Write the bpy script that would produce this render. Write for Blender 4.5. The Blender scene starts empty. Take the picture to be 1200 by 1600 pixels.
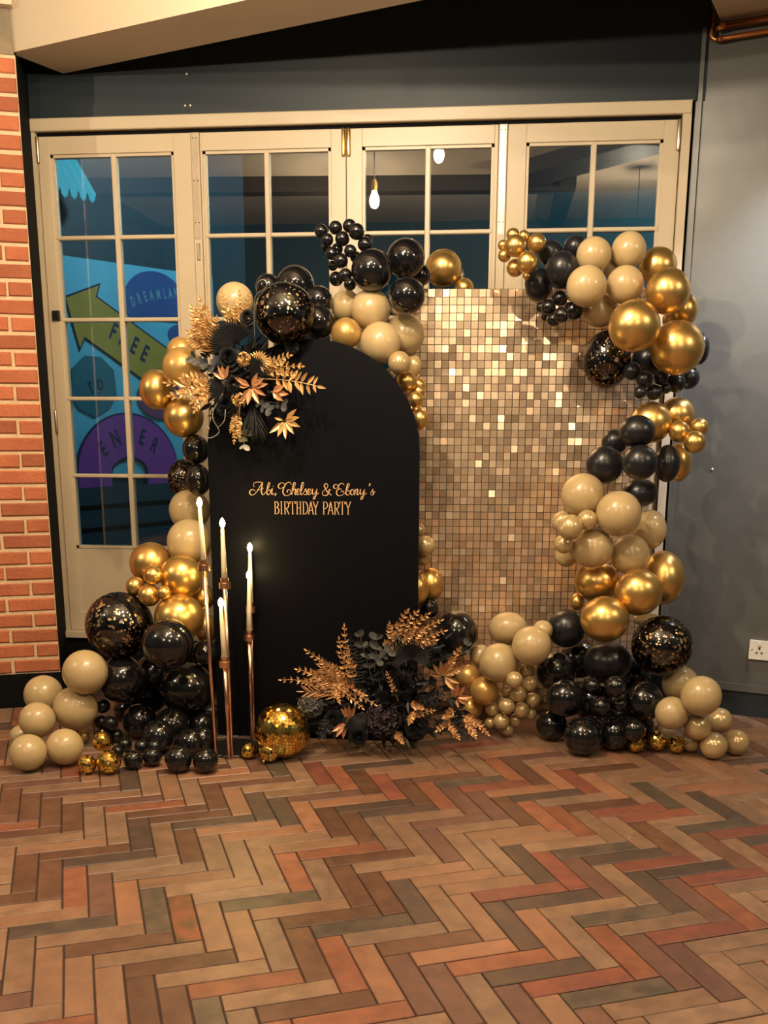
import bpy, math, random
from mathutils import Vector, Matrix, Euler

random.seed(7)
scn = bpy.context.scene
COL = scn.collection
R = math.radians

# ------------------------------------------------------------------ camera
cam_data = bpy.data.cameras.new('camera')
cam_data.sensor_fit = 'VERTICAL'
cam_data.sensor_height = 36.0
cam_data.lens = 1613.5 / 1600 * 36.0
cam_data.shift_y = 247.33 / 1600
cam_data.clip_start = 0.05
cam = bpy.data.objects.new('camera', cam_data)
COL.objects.link(cam)
cam.matrix_world = (Matrix.Translation((0, 0, 1.38)) @ Matrix.Rotation(0.1104, 4, 'Z')
                    @ Matrix.Rotation(math.pi / 2 - 0.2398, 4, 'X') @ Matrix.Rotation(0.0031, 4, 'Z'))
scn.camera = cam

# ------------------------------------------------------------------ world (night street), exposure
world = bpy.data.worlds.new('night_sky')
scn.world = world
world.use_nodes = True
world.node_tree.nodes['Background'].inputs[0].default_value = (0.004, 0.010, 0.016, 1)
world.node_tree.nodes['Background'].inputs[1].default_value = 1.0
scn.view_settings.view_transform = 'Standard'
scn.view_settings.look = 'None'
scn.view_settings.gamma = 1
scn.view_settings.use_curve_mapping = False
scn.view_settings.exposure = 0.85
WARM = (1.0, 0.82, 0.585)
BULB_WATT = 52.0
FLOOD_WATT = 20.0
SPOT_WATT = 190.0
ADDED_STREET_WATT = 60.0

# ------------------------------------------------------------------ helpers
def tag(o, label=None, cat=None, group=None, kind=None):
    if label: o['label'] = label
    if cat: o['category'] = cat
    if group: o['group'] = group
    if kind: o['kind'] = kind
    return o

def empty(name, loc, label=None, cat=None, group=None, kind=None, parent=None):
    o = bpy.data.objects.new(name, None)
    o.empty_display_size = 0.05
    COL.objects.link(o)
    o.location = loc
    o.parent = parent
    return tag(o, label, cat, group, kind)

def origin_of(o):
    v = Vector((0, 0, 0))
    while o is not None:
        v += o.location
        o = o.parent
    return v

class MB:
    """collects faces; build() links them as ONE mesh object"""
    def __init__(self): self.v, self.f, self.m = [], [], []
    def add(self, vs, fs, mi=0):
        b = len(self.v)
        self.v += [tuple(p) for p in vs]
        self.f += [tuple(i + b for i in f) for f in fs]
        self.m += [mi] * len(fs)
    def box(self, x0, x1, y0, y1, z0, z1, ch=0.0, M=None):
        if ch <= 0:
            vs = [(x, y, z) for z in (z0, z1) for y in (y0, y1) for x in (x0, x1)]
            fs = [(0, 2, 3, 1), (4, 5, 7, 6), (0, 1, 5, 4), (2, 6, 7, 3), (0, 4, 6, 2), (1, 3, 7, 5)]
        else:  # chamfered on the four edges round y0 (front) face and y1 face
            vs = []
            for y, d in ((y0, ch), (y0 + ch, 0), (y1, 0)):
                vs += [(x0 + d, y, z0 + d), (x1 - d, y, z0 + d), (x1 - d, y, z1 - d), (x0 + d, y, z1 - d)]
            fs = [(0, 1, 2, 3), (11, 10, 9, 8)]
            for k in (0, 4):
                for i in range(4):
                    j = (i + 1) % 4
                    fs.append((k + i, k + 4 + i, k + 4 + j, k + j))
        if M is not None: vs = [M @ Vector(p) for p in vs]
        self.add(vs, fs)
    def prism(self, poly, fn, d0, d1):
        """poly: 2D points (counter-clockwise seen from d0 side); fn(a, b, d) -> 3D"""
        n = len(poly)
        vs = [fn(a, b, d0) for a, b in poly] + [fn(a, b, d1) for a, b in poly]
        fs = [tuple(range(n)), tuple(range(2 * n - 1, n - 1, -1))]
        fs += [(i, i + n, (i + 1) % n + n, (i + 1) % n) for i in range(n)]
        self.add(vs, fs)
    def tube(self, pts, r, seg=8, cap=True):
        pts = [Vector(p) for p in pts]
        n = len(pts)
        rs = r if isinstance(r, (list, tuple)) else [r] * n
        vs, fs = [], []
        up = None
        for i, p in enumerate(pts):
            t = (pts[min(i + 1, n - 1)] - pts[max(i - 1, 0)]).normalized()
            if up is None: up = Vector((0, 0, 1)) if abs(t.z) < 0.9 else Vector((1, 0, 0))
            a = t.cross(up)
            a = a.normalized() if a.length > 1e-6 else Vector((1, 0, 0))
            b = t.cross(a).normalized()
            up = -b
            for k in range(seg):
                w = 2 * math.pi * k / seg
                vs.append(p + (a * math.cos(w) + b * math.sin(w)) * rs[i])
        for i in range(n - 1):
            for k in range(seg):
                k2 = (k + 1) % seg
                fs.append((i * seg + k, i * seg + k2, (i + 1) * seg + k2, (i + 1) * seg + k))
        if cap:
            fs.append(tuple(range(seg - 1, -1, -1)))
            fs.append(tuple((n - 1) * seg + k for k in range(seg)))
        self.add(vs, fs)
    def lathe(self, prof, c=(0, 0, 0), seg=24, M=None):
        """prof: (r, z) from bottom to top about a vertical axis through c"""
        vs, fs = [], []
        for r, z in prof:
            for k in range(seg):
                w = 2 * math.pi * k / seg
                p = Vector((r * math.cos(w), r * math.sin(w), z))
                if M is not None: p = M @ p
                vs.append(p + Vector(c))
        for i in range(len(prof) - 1):
            for k in range(seg):
                k2 = (k + 1) % seg
                fs.append((i * seg + k, i * seg + k2, (i + 1) * seg + k2, (i + 1) * seg + k))
        fs.append(tuple(range(seg - 1, -1, -1)))
        fs.append(tuple((len(prof) - 1) * seg + k for k in range(seg)))
        self.add(vs, fs)
    def mesh(self, name, mats, smooth=False):
        me = bpy.data.meshes.new(name)
        me.from_pydata(self.v, [], self.f)
        for m in (mats if isinstance(mats, (list, tuple)) else [mats]): me.materials.append(m)
        if any(self.m): me.polygons.foreach_set('material_index', self.m)
        if smooth: me.polygons.foreach_set('use_smooth', [True] * len(self.f))
        me.update()
        return me
    def build(self, name, mats, parent=None, smooth=False, angle=None):
        if parent is not None:
            o0 = origin_of(parent)
            self.v = [(x - o0.x, y - o0.y, z - o0.z) for x, y, z in self.v]
        me = self.mesh(name, mats, smooth)
        if angle: me.set_sharp_from_angle(angle=R(angle))
        o = bpy.data.objects.new(name, me)
        COL.objects.link(o)
        o.parent = parent
        return o

def inst(name, me, loc, parent=None, rot=None, scale=None):
    o = bpy.data.objects.new(name, me)
    COL.objects.link(o)
    o.parent = parent
    o.location = loc
    if rot is not None: o.rotation_euler = rot
    if scale is not None: o.scale = scale
    return o

def structure(mb, name, mat, **k):
    o = mb.build(name, mat, **k)
    o['kind'] = 'structure'
    return o

# ------------------------------------------------------------------ materials
def pm(name, col, rough=0.5, metal=0.0, spec=0.5, coat=0.0, col2=None, nscale=6.0, ncon=0.5, bump=0.0, bscale=40.0,
       orand=0.0, emit=None, estr=0.0, coord='Object', sheen=0.0, stretch=None, sss=0.0, rnoise=0.0):
    m = bpy.data.materials.new(name)
    m.use_nodes = True
    nt = m.node_tree
    N, L = nt.nodes, nt.links
    b = N['Principled BSDF']
    b.inputs['Roughness'].default_value = rough
    b.inputs['Metallic'].default_value = metal
    b.inputs['Specular IOR Level'].default_value = spec
    b.inputs['Coat Weight'].default_value = coat
    b.inputs['Coat Roughness'].default_value = 0.08
    b.inputs['Sheen Weight'].default_value = sheen
    tc = N.new('ShaderNodeTexCoord')
    src = tc.outputs[coord]
    if stretch:
        mp = N.new('ShaderNodeMapping'); mp.inputs['Scale'].default_value = stretch
        L.new(src, mp.inputs['Vector']); src = mp.outputs[0]
    out = None
    if col2 is not None:
        nz = N.new('ShaderNodeTexNoise')
        nz.inputs['Scale'].default_value = nscale
        nz.inputs['Detail'].default_value = 6
        nz.inputs['Roughness'].default_value = 0.6
        L.new(src, nz.inputs['Vector'])
        rp = N.new('ShaderNodeValToRGB')
        rp.color_ramp.elements[0].position = 0.5 - ncon / 2
        rp.color_ramp.elements[1].position = 0.5 + ncon / 2
        rp.color_ramp.elements[0].color = (*col, 1)
        rp.color_ramp.elements[1].color = (*col2, 1)
        if orand or coord == 'Object':
            oi = N.new('ShaderNodeObjectInfo')
            add = N.new('ShaderNodeVectorMath'); add.operation = 'ADD'
            mul = N.new('ShaderNodeMath'); mul.operation = 'MULTIPLY'; mul.inputs[1].default_value = 37.0
            L.new(oi.outputs['Random'], mul.inputs[0])
            L.new(src, add.inputs[0]); L.new(mul.outputs[0], add.inputs[1])
            L.new(add.outputs[0], nz.inputs['Vector'])
        L.new(nz.outputs['Fac'], rp.inputs[0])
        out = rp.outputs[0]
    if orand:
        oi = N.new('ShaderNodeObjectInfo')
        geo = N.new('ShaderNodeNewGeometry')
        ad = N.new('ShaderNodeMath'); ad.operation = 'ADD'
        L.new(oi.outputs['Random'], ad.inputs[0]); L.new(geo.outputs['Random Per Island'], ad.inputs[1])
        fr = N.new('ShaderNodeMath'); fr.operation = 'FRACT'; L.new(ad.outputs[0], fr.inputs[0])
        mr = N.new('ShaderNodeMapRange')
        mr.inputs['To Min'].default_value = 1 - orand; mr.inputs['To Max'].default_value = 1 + orand
        L.new(fr.outputs[0], mr.inputs['Value'])
        hs = N.new('ShaderNodeHueSaturation')
        hs.inputs['Color'].default_value = (*col, 1)
        if out is not None: L.new(out, hs.inputs['Color'])
        L.new(mr.outputs[0], hs.inputs['Value'])
        out = hs.outputs[0]
    if out is None: b.inputs['Base Color'].default_value = (*col, 1)
    else: L.new(out, b.inputs['Base Color'])
    if rnoise:
        n2 = N.new('ShaderNodeTexNoise'); n2.inputs['Scale'].default_value = 3.0; n2.inputs['Detail'].default_value = 4
        L.new(src, n2.inputs['Vector'])
        mr = N.new('ShaderNodeMapRange'); mr.inputs['To Min'].default_value = max(0.03, rough - rnoise); mr.inputs['To Max'].default_value = rough + rnoise
        L.new(n2.outputs['Fac'], mr.inputs['Value']); L.new(mr.outputs[0], b.inputs['Roughness'])
    if bump:
        n3 = N.new('ShaderNodeTexNoise'); n3.inputs['Scale'].default_value = bscale; n3.inputs['Detail'].default_value = 5
        L.new(src, n3.inputs['Vector'])
        bp = N.new('ShaderNodeBump'); bp.inputs['Strength'].default_value = bump; bp.inputs['Distance'].default_value = 0.01
        L.new(n3.outputs['Fac'], bp.inputs['Height']); L.new(bp.outputs[0], b.inputs['Normal'])
    if sss:
        b.inputs['Subsurface Weight'].default_value = sss
        b.inputs['Subsurface Radius'].default_value = (0.02, 0.012, 0.006)
    if emit:
        b.inputs['Emission Color'].default_value = (*emit, 1)
        b.inputs['Emission Strength'].default_value = estr
    return m

def glass_mat(name, refl, tint=(1, 1, 1), rough=0.0):
    m = bpy.data.materials.new(name)
    m.use_nodes = True
    N, L = m.node_tree.nodes, m.node_tree.links
    N.remove(N['Principled BSDF'])
    tr = N.new('ShaderNodeBsdfTransparent'); tr.inputs[0].default_value = (*tint, 1)
    gl = N.new('ShaderNodeBsdfGlossy'); gl.inputs['Roughness'].default_value = rough
    fr = N.new('ShaderNodeFresnel'); fr.inputs[0].default_value = 1.5
    mu = N.new('ShaderNodeMath'); mu.operation = 'MULTIPLY'; mu.inputs[1].default_value = refl; mu.use_clamp = True
    mx = N.new('ShaderNodeMixShader')
    L.new(fr.outputs[0], mu.inputs[0]); L.new(mu.outputs[0], mx.inputs[0])
    L.new(tr.outputs[0], mx.inputs[1]); L.new(gl.outputs[0], mx.inputs[2])
    L.new(mx.outputs[0], N['Material Output'].inputs[0])
    return m

M = {}
M['cream'] = pm('cream_gloss_paint', (0.55, 0.45, 0.31), 0.38, col2=(0.50, 0.40, 0.27), nscale=3, bump=0.05, bscale=60)
M['cream_matt'] = pm('cream_matt_paint', (0.58, 0.48, 0.35), 0.7, col2=(0.53, 0.435, 0.315), nscale=1.5, bump=0.06, bscale=30)
M['dark_green'] = pm('dark_green_paint', (0.013, 0.021, 0.027), 0.5, col2=(0.010, 0.017, 0.023), nscale=2, bump=0.04, bscale=30)
M['black_paint'] = pm('black_paint', (0.004, 0.004, 0.005), 0.8, spec=0.08, col2=(0.006, 0.006, 0.006), nscale=5)
M['grey_wall'] = pm('grey_green_wall', (0.110, 0.108, 0.102), 0.40, col2=(0.085, 0.085, 0.080), nscale=1.6, ncon=0.45, bump=0.08, bscale=18, rnoise=0.1)
M['brick'] = pm('red_brick', (0.46, 0.145, 0.060), 0.85, col2=(0.36, 0.098, 0.046), nscale=9, ncon=0.5, bump=0.5, bscale=70, orand=0.22)
M['mortar'] = pm('pale_mortar', (0.74, 0.54, 0.34), 0.95, col2=(0.60, 0.42, 0.25), nscale=25, bump=0.6, bscale=90)
M['concrete'] = pm('worn_concrete', (0.26, 0.20, 0.12), 0.9, col2=(0.15, 0.13, 0.10), nscale=12, bump=0.5, bscale=50)
M['copper'] = pm('copper', (0.80, 0.33, 0.13), 0.22, metal=1, col2=(0.62, 0.24, 0.09), nscale=12)
M['brass'] = pm('brass', (0.80, 0.55, 0.22), 0.28, metal=1)
M['steel'] = pm('steel_plate', (0.60, 0.50, 0.38), 0.35, metal=1, col2=(0.45, 0.37, 0.27), nscale=14)
M['white_plastic'] = pm('white_plastic', (0.72, 0.68, 0.60), 0.35)
M['grout'] = pm('dark_grout', (0.055, 0.032, 0.022), 0.9, col2=(0.035, 0.022, 0.016), nscale=30, bump=0.4)
TC = {'t': ((0.36, 0.195, 0.105), (0.25, 0.13, 0.070)), 's': ((0.33, 0.185, 0.105), (0.22, 0.125, 0.075)), 'u': ((0.37, 0.175, 0.085), (0.27, 0.135, 0.072)),
      'p': ((0.42, 0.175, 0.080), (0.32, 0.135, 0.065)), 'o': ((0.39, 0.125, 0.050), (0.27, 0.085, 0.040)), 'r': ((0.33, 0.090, 0.045), (0.22, 0.065, 0.040)),
      'b': ((0.20, 0.085, 0.042), (0.13, 0.055, 0.030)), 'm': ((0.22, 0.095, 0.062), (0.16, 0.072, 0.048)), 'k': ((0.085, 0.058, 0.045), (0.14, 0.075, 0.048)),
      'g': ((0.160, 0.105, 0.066), (0.085, 0.062, 0.045)), 'v': ((0.38, 0.105, 0.040), (0.13, 0.085, 0.030))}
for k, (a, b) in TC.items():
    a, b = [tuple(0.74 * (0.86 * v + 0.14 * sum(c) / 3) for v in c) for c in (a, b)]
    M['tile_' + k] = pm('terracotta_' + k, a, 0.42, col2=b, nscale=15, ncon=0.26, bump=0.14, bscale=30, orand=0.13, rnoise=0.13)
M['glass'] = glass_mat('window_glass', 5.0, (0.92, 0.96, 0.97))
M['shell'] = glass_mat('clear_balloon_skin', 1.0, (0.97, 0.97, 0.97), 0.02)
M['arch_black'] = pm('black_satin_board', (0.0022, 0.0023, 0.0042), 0.5, col2=(0.0028, 0.0030, 0.0050), nscale=3, spec=0.10)
M['letter_gold'] = pm('gold_lettering', (0.85, 0.52, 0.26), 0.45, metal=0.35)
M['latex_black'] = pm('black_latex', (0.006, 0.006, 0.007), 0.13, spec=0.55, coat=0.3)
M['latex_matt'] = pm('matt_black_latex', (0.010, 0.011, 0.014), 0.30, spec=0.5)
M['latex_sand'] = pm('sand_latex', (0.47, 0.345, 0.175), 0.26, spec=0.5, coat=0.1)
M['latex_pearl'] = pm('pearl_latex', (0.54, 0.395, 0.195), 0.24, metal=0.35, coat=0.2)
M['latex_gold'] = pm('chrome_gold_latex', (0.72, 0.47, 0.16), 0.32, metal=0.92)
M['latex_ochre'] = pm('ochre_gold_latex', (0.62, 0.38, 0.12), 0.34, metal=0.55)
M['foil'] = pm('gold_leaf_flake', (1.0, 0.66, 0.36), 0.38, metal=0.8, orand=0.25)
M['inner_black'] = pm('inner_black_latex', (0.006, 0.006, 0.007), 0.07, spec=0.7, coat=0.6)
M['sequin'] = pm('champagne_gold_sequin', (0.88, 0.63, 0.42), 0.25, metal=0.75, orand=0.28)
M['sequin_back'] = pm('sequin_backing', (0.16, 0.10, 0.055), 0.5)
M['disco'] = pm('gold_mirror_tile', (0.92, 0.60, 0.14), 0.08, metal=1, orand=0.15)
M['disco_core'] = pm('gold_mirror_ball_core', (0.30, 0.19, 0.05), 0.5, metal=0.6)
M['rose_gold'] = pm('rose_gold_metal', (0.92, 0.58, 0.42), 0.24, metal=1)
M['base_black'] = pm('black_metal_base', (0.010, 0.009, 0.009), 0.35)
M['wax'] = pm('ivory_wax', (0.80, 0.72, 0.52), 0.5, sss=0.3)
M['flame'] = pm('warm_led_flame', (1.0, 0.85, 0.5), 0.5, emit=(1.0, 0.80, 0.36), estr=26.0)
def glow_glass(name, col, strength):
    m = bpy.data.materials.new(name); m.use_nodes = True
    N, L = m.node_tree.nodes, m.node_tree.links
    N.remove(N['Principled BSDF'])
    tr = N.new('ShaderNodeBsdfTransparent'); em = N.new('ShaderNodeEmission')
    em.inputs[0].default_value = (*col, 1); em.inputs[1].default_value = strength
    ad = N.new('ShaderNodeAddShader')
    L.new(tr.outputs[0], ad.inputs[0]); L.new(em.outputs[0], ad.inputs[1]); L.new(ad.outputs[0], N['Material Output'].inputs[0])
    return m
M['bulb'] = glow_glass('glowing_bulb', (1.0, 0.80, 0.52), 14.0)
M['gold_leaf'] = pm('gold_painted_leaf', (0.68, 0.42, 0.17), 0.40, metal=0.5, col2=(0.50, 0.29, 0.11), nscale=25)
M['bronze_leaf'] = pm('bronze_painted_leaf', (0.60, 0.335, 0.145), 0.40, metal=0.5, col2=(0.42, 0.22, 0.09), nscale=25)
M['copper_leaf'] = pm('copper_painted_leaf', (0.60, 0.30, 0.15), 0.42, metal=0.45, col2=(0.45, 0.20, 0.09), nscale=25)
M['black_leaf'] = pm('black_leaf', (0.013, 0.013, 0.014), 0.5, spec=0.4)
M['grey_leaf'] = pm('grey_eucalyptus_leaf', (0.085, 0.082, 0.080), 0.6, col2=(0.03, 0.03, 0.03), nscale=25)
M['silver_petal'] = pm('silver_grey_petal', (0.17, 0.16, 0.15), 0.6, col2=(0.09, 0.085, 0.08), nscale=30)
M['pale_leaf'] = pm('pale_eucalyptus_leaf', (0.40, 0.38, 0.32), 0.55)
M['olive_leaf'] = pm('olive_leaf', (0.10, 0.085, 0.03), 0.5)
M['plum'] = pm('plum_black_petal', (0.032, 0.016, 0.024), 0.55)
M['petal'] = pm('black_petal', (0.008, 0.008, 0.009), 0.6, spec=0.25)
M['silver_wire'] = pm('grey_curled_wire', (0.30, 0.28, 0.26), 0.35, metal=0.7)
M['timber'] = pm('dark_timber', (0.045, 0.035, 0.028), 0.6, col2=(0.03, 0.022, 0.018), nscale=4, stretch=(1, 8, 8))
M['teal_wall'] = pm('dark_teal_wall', (0.030, 0.050, 0.055), 0.6, col2=(0.022, 0.038, 0.044), nscale=2)
# street side
M['sky_blue'] = pm('sky_blue_mural_paint', (0.10, 0.46, 0.66), 0.6, col2=(0.08, 0.40, 0.60), nscale=2)
M['mural_arrow'] = pm('olive_yellow_mural_paint', (0.30, 0.245, 0.035), 0.6)
M['mural_teal'] = pm('teal_mural_paint', (0.010, 0.13, 0.19), 0.6)
M['mural_blue'] = pm('royal_blue_mural_paint', (0.012, 0.07, 0.26), 0.6)
M['mural_purple'] = pm('purple_mural_paint', (0.20, 0.045, 0.30), 0.6)
M['mural_plum'] = pm('plum_mural_paint', (0.14, 0.05, 0.13), 0.6)
M['mural_line'] = pm('navy_mural_paint', (0.006, 0.018, 0.07), 0.6)
M['mural_letter'] = pm('pale_mural_paint', (0.10, 0.30, 0.42), 0.6)
M['navy'] = pm('navy_boards', (0.008, 0.035, 0.055), 0.5, col2=(0.012, 0.05, 0.075), nscale=3, stretch=(0.4, 0.4, 9))
M['teal'] = pm('teal_render', (0.02, 0.16, 0.21), 0.6, col2=(0.015, 0.12, 0.17), nscale=2)
M['turquoise'] = pm('turquoise_canvas', (0.05, 0.45, 0.55), 0.6)
M['asphalt'] = pm('asphalt', (0.03, 0.035, 0.04), 0.8, col2=(0.02, 0.024, 0.028), nscale=20)

# ------------------------------------------------------------------ room shell
DOOR_Y = 5.05
GLASS_Y = 5.065
CEIL = 3.65
def mirrored(p): return (p[0], 2 * GLASS_Y - p[1], p[2])
BRICK_E = Vector((-2.123, 4.720, 0))               # right end of the brick face
BR_D = Vector((-math.cos(R(20)), -math.sin(R(20)), 0))   # runs leftwards and towards the room
BR_N = Vector((math.sin(R(20)), -math.cos(R(20)), 0))    # out of the face
GR_O = Vector((0.795, 5.0665, 0))                  # left end of the grey wall
GR_D = Vector((0.94230, -0.33478, 0))
GR_N = Vector((-0.33478, -0.94230, 0))

fl = MB()
outline = [(-4.25, -3.2), (3.7, -3.2), (3.7, 5.2), (-4.25, 5.2)]
fl.prism(outline, lambda a, b, d: (a, b, d), -0.006, -0.10)
floor = structure(fl, 'floor', M['grout'])

TILE_W, TILE_L, TILE_ANGLE, TILE_ORIGIN = 0.07355, 0.28940, 0.40150, (-1.5573, 3.0255)
TILE_CLASS = {
    ('A', -1, 8): 'b', ('A', -1, 9): 'b', ('A', -1, 10): 'g', ('A', 0, 0): 'b', ('A', 0, 1): 'b', 
    ('A', 0, 2): 'o', ('A', 0, 3): 'm', ('A', 0, 4): 'p', ('A', 0, 5): 'g', ('A', 0, 6): 'v', ('A', 0, 10): 'b', 
    ('A', 0, 11): 'o', ('A', 0, 12): 'p', ('A', 0, 13): 'm', ('A', 0, 14): 'm', ('A', 0, 16): 'm', 
    ('A', 0, 18): 'm', ('A', 1, -5): 'b', ('A', 1, -4): 'b', ('A', 1, -2): 'b', ('A', 1, 1): 'k', 
    ('A', 1, 3): 'b', ('A', 1, 7): 'o', ('A', 1, 9): 'b', ('A', 1, 10): 'b', ('A', 1, 11): 'k', 
    ('A', 1, 14): 'k', ('A', 1, 15): 'p', ('A', 1, 17): 'o', ('A', 1, 18): 'm', ('A', 1, 19): 'm', 
    ('A', 2, 4): 'k', ('A', 2, 5): 'p', ('A', 2, 6): 'b', ('A', 2, 7): 'b', ('A', 2, 10): 'm', ('A', 2, 13): 'k', 
    ('A', 2, 14): 'r', ('A', 2, 15): 'm', ('A', 2, 17): 'k', ('A', 2, 18): 'm', ('A', 2, 19): 'o', 
    ('A', 3, 7): 'b', ('A', 3, 8): 'o', ('A', 3, 9): 'm', ('A', 3, 11): 'b', ('A', 3, 12): 'o', 
    ('A', 3, 13): 'o', ('A', 3, 16): 'b', ('A', 3, 18): 'b', ('A', 3, 20): 'r', ('A', 4, 9): 'o', 
    ('A', 4, 10): 'b', ('A', 4, 11): 'p', ('A', 4, 17): 'k', ('B', -2, 5): 'm', ('B', -2, 7): 'o', 
    ('B', -1, 4): 'g', ('B', -1, 6): 'b', ('B', -1, 8): 'b', ('B', -1, 10): 'o', ('B', -1, 12): 'b', 
    ('B', -1, 13): 'o', ('B', 0, -3): 'o', ('B', 0, -2): 'b', ('B', 0, 1): 'b', ('B', 0, 2): 'k', 
    ('B', 0, 8): 'g', ('B', 0, 10): 'b', ('B', 0, 11): 'g', ('B', 0, 13): 'b', ('B', 0, 14): 'p', 
    ('B', 0, 15): 'o', ('B', 0, 16): 'k', ('B', 0, 17): 'r', ('B', 0, 18): 'g', ('B', 1, 0): 'o', 
    ('B', 1, 1): 'b', ('B', 1, 2): 'b', ('B', 1, 3): 'k', ('B', 1, 5): 'p', ('B', 1, 8): 'o', ('B', 1, 9): 'b', 
    ('B', 1, 14): 'r', ('B', 1, 15): 'k', ('B', 1, 17): 'g', ('B', 1, 19): 'r', ('B', 2, 7): 'k', 
    ('B', 2, 8): 'k', ('B', 2, 10): 'm', ('B', 2, 15): 'g', ('B', 2, 16): 'k', ('B', 2, 17): 'r', 
    ('B', 2, 18): 'k', ('B', 2, 19): 'r', ('B', 3, 5): 'k', ('B', 3, 10): 'r', ('B', 3, 12): 'k', 
    ('B', 3, 14): 'b', ('B', 3, 16): 'r', ('B', 3, 20): 'k', ('B', 4, 7): 'r', 
}
GAP = 0.0045
def tile_mesh(name, w, l, mats):
    mb = MB()
    Mt = Matrix.Rotation(R(-90), 4, 'X')      # box front (y0) becomes the top
    mb.box(-l / 2 + GAP / 2, l / 2 - GAP / 2, -0.003, 0.010, -w / 2 + GAP / 2, w / 2 - GAP / 2, 0.0022, Mt)
    return mb.mesh(name, mats)
def tile_spots():
    ca, sa = math.cos(TILE_ANGLE), math.sin(TILE_ANGLE)
    W, L = TILE_W, TILE_L
    for m in range(-22, 23):
        for k in range(-60, 61):
            u0, v0 = k * W + m * L, -k * W + m * L
            for typ, cu, cv in (('B', u0 + L / 2, v0 - W / 2), ('A', u0 + W / 2, v0 - W - L / 2)):
                x = TILE_ORIGIN[0] + ca * cu - sa * cv
                y = TILE_ORIGIN[1] + sa * cu + ca * cv
                if -4.1 < x < 3.55 and -1.95 < y < 4.95:
                    yield typ, m, k, x, y
rng = random.Random(3)
spots = []
for typ, m, k, x, y in tile_spots():
    cls = TILE_CLASS.get((typ, m, k)) or rng.choice('ttttttssssuuuuppbbmmogrk')
    if (typ, m, k) not in TILE_CLASS and 2.0 < y < 3.3 and abs(x + 0.1 * y) < 0.4 * y: cls = rng.choice('tttsssuu')
    ang = math.atan2(x + 0.11 * y, y)
    seen = y > 2.05 and -0.40 < ang < 0.40
    spots.append((0 if seen else 1, math.hypot(x, y), typ, cls, x, y))
spots.sort()
me_tile = tile_mesh('floor_tile', TILE_W, TILE_L, M['tile_t'])
classes = sorted(TC)
rest = MB()
for n, (out, dist, typ, cls, x, y) in enumerate(spots):
    rz = TILE_ANGLE + (math.pi / 2 if typ == 'A' else 0) + rng.uniform(-0.004, 0.004)
    if rng.random() < 0.5: rz += math.pi
    rx, ry, dz = rng.uniform(-0.006, 0.006), rng.uniform(-0.002, 0.002), rng.uniform(-0.0008, 0.0008)
    if n < 300:
        o = inst('floor_tile', me_tile, (x, y, dz - 0.003), floor, (rx, ry, rz))
        o.material_slots[0].link = 'OBJECT'
        o.material_slots[0].material = M['tile_' + cls]
    else:
        T = Matrix.Translation((x, y, dz - 0.003)) @ Euler((rx, ry, rz)).to_matrix().to_4x4()
        rest.add([T @ v.co for v in me_tile.vertices], [tuple(p.vertices) for p in me_tile.polygons], classes.index(cls))
o = rest.build('floor_tiles', [M['tile_' + c] for c in classes], floor)
o['kind'] = 'stuff'

# back wall: the part above the doors and the black base under them
wb = MB()
wb.box(-2.6, 0.83, DOOR_Y + 0.0, DOOR_Y + 0.16, 2.717, CEIL)
wb.box(-2.24, 0.79, DOOR_Y - 0.012, DOOR_Y, 2.717, 2.772)     # flat board just over the frame
wall_back = structure(wb, 'wall_back', M['dark_green'])
for px in ((-1.475, 5.040, 2.755), (-1.451, 5.040, 2.755), (-1.462, 5.045, 2.884)):
    d = MB(); d.lathe([(0.0045, 0), (0.0045, 0.004), (0.001, 0.006)], (0, 0, 0), 8, Matrix.Rotation(R(90), 4, 'X'))
    q = inst('screw_plug', d.mesh('screw_plug', M['white_plastic']), (px[0], 5.036, px[2]), wall_back)
w = MB(); w.box(-2.6, 0.83, DOOR_Y - 0.03, DOOR_Y + 0.16, 0, 0.275)
structure(w, 'trim_1', M['black_paint'])
w = MB(); w.box(-2.24, 0.79, DOOR_Y - 0.05, DOOR_Y + 0.10, 0.275, 0.305)
structure(w, 'trim_2', M['cream'])

# brick wall on the left: mortar bed and single bricks
def along(e, d, n, a, z, out): return e + d * a + n * out + Vector((0, 0, z))
BR_TOP = 2.885
wl = MB()
wl.prism([(0, 0.0), (2.25, 0.0), (2.25, BR_TOP), (0, BR_TOP)], lambda a, b, d: along(BRICK_E, BR_D, BR_N, a, b, d), -0.002, -0.33)
wall_left = structure(wl, 'wall_left', M['mortar'])
def brick_mesh(l):
    mb = MB(); mb.box(0, l, -0.007, 0.03, 0, 0.0590, 0.005)
    return mb.mesh('brick', M['brick'])
me_st, me_hd = brick_mesh(0.210), brick_mesh(0.098)
RZ_BR = math.atan2(-BR_D.y, -BR_D.x)
course, z = 0, 0.170
while z + 0.0635 < BR_TOP:
    a = 0.0
    pat = [(0.101, me_hd)] + [(0.212, me_st)] * 5 if course % 2 else [(0.212, me_st)] * 5 + [(0.101, me_hd)]
    for l, me in pat:
        a += l + 0.011
        p = along(BRICK_E, BR_D, BR_N, a - 0.011 + rng.uniform(-0.003, 0.003), z + rng.uniform(-0.002, 0.002), rng.uniform(-0.002, 0.002))
        inst('brick', me, p, wall_left, (rng.uniform(-.01, .01), rng.uniform(-.006, .006), RZ_BR + rng.uniform(-.01, .01)))
    z += 0.0755; course += 1
w = MB(); w.prism([(1.22, 0.15), (2.25, 0.15), (2.25, 2.89), (1.22, 2.89)], lambda a, b, d: along(BRICK_E, BR_D, BR_N, a, b, d), 0.012, -0.01); structure(w, 'trim_15', M['teal_wall'])
w = MB()
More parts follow.
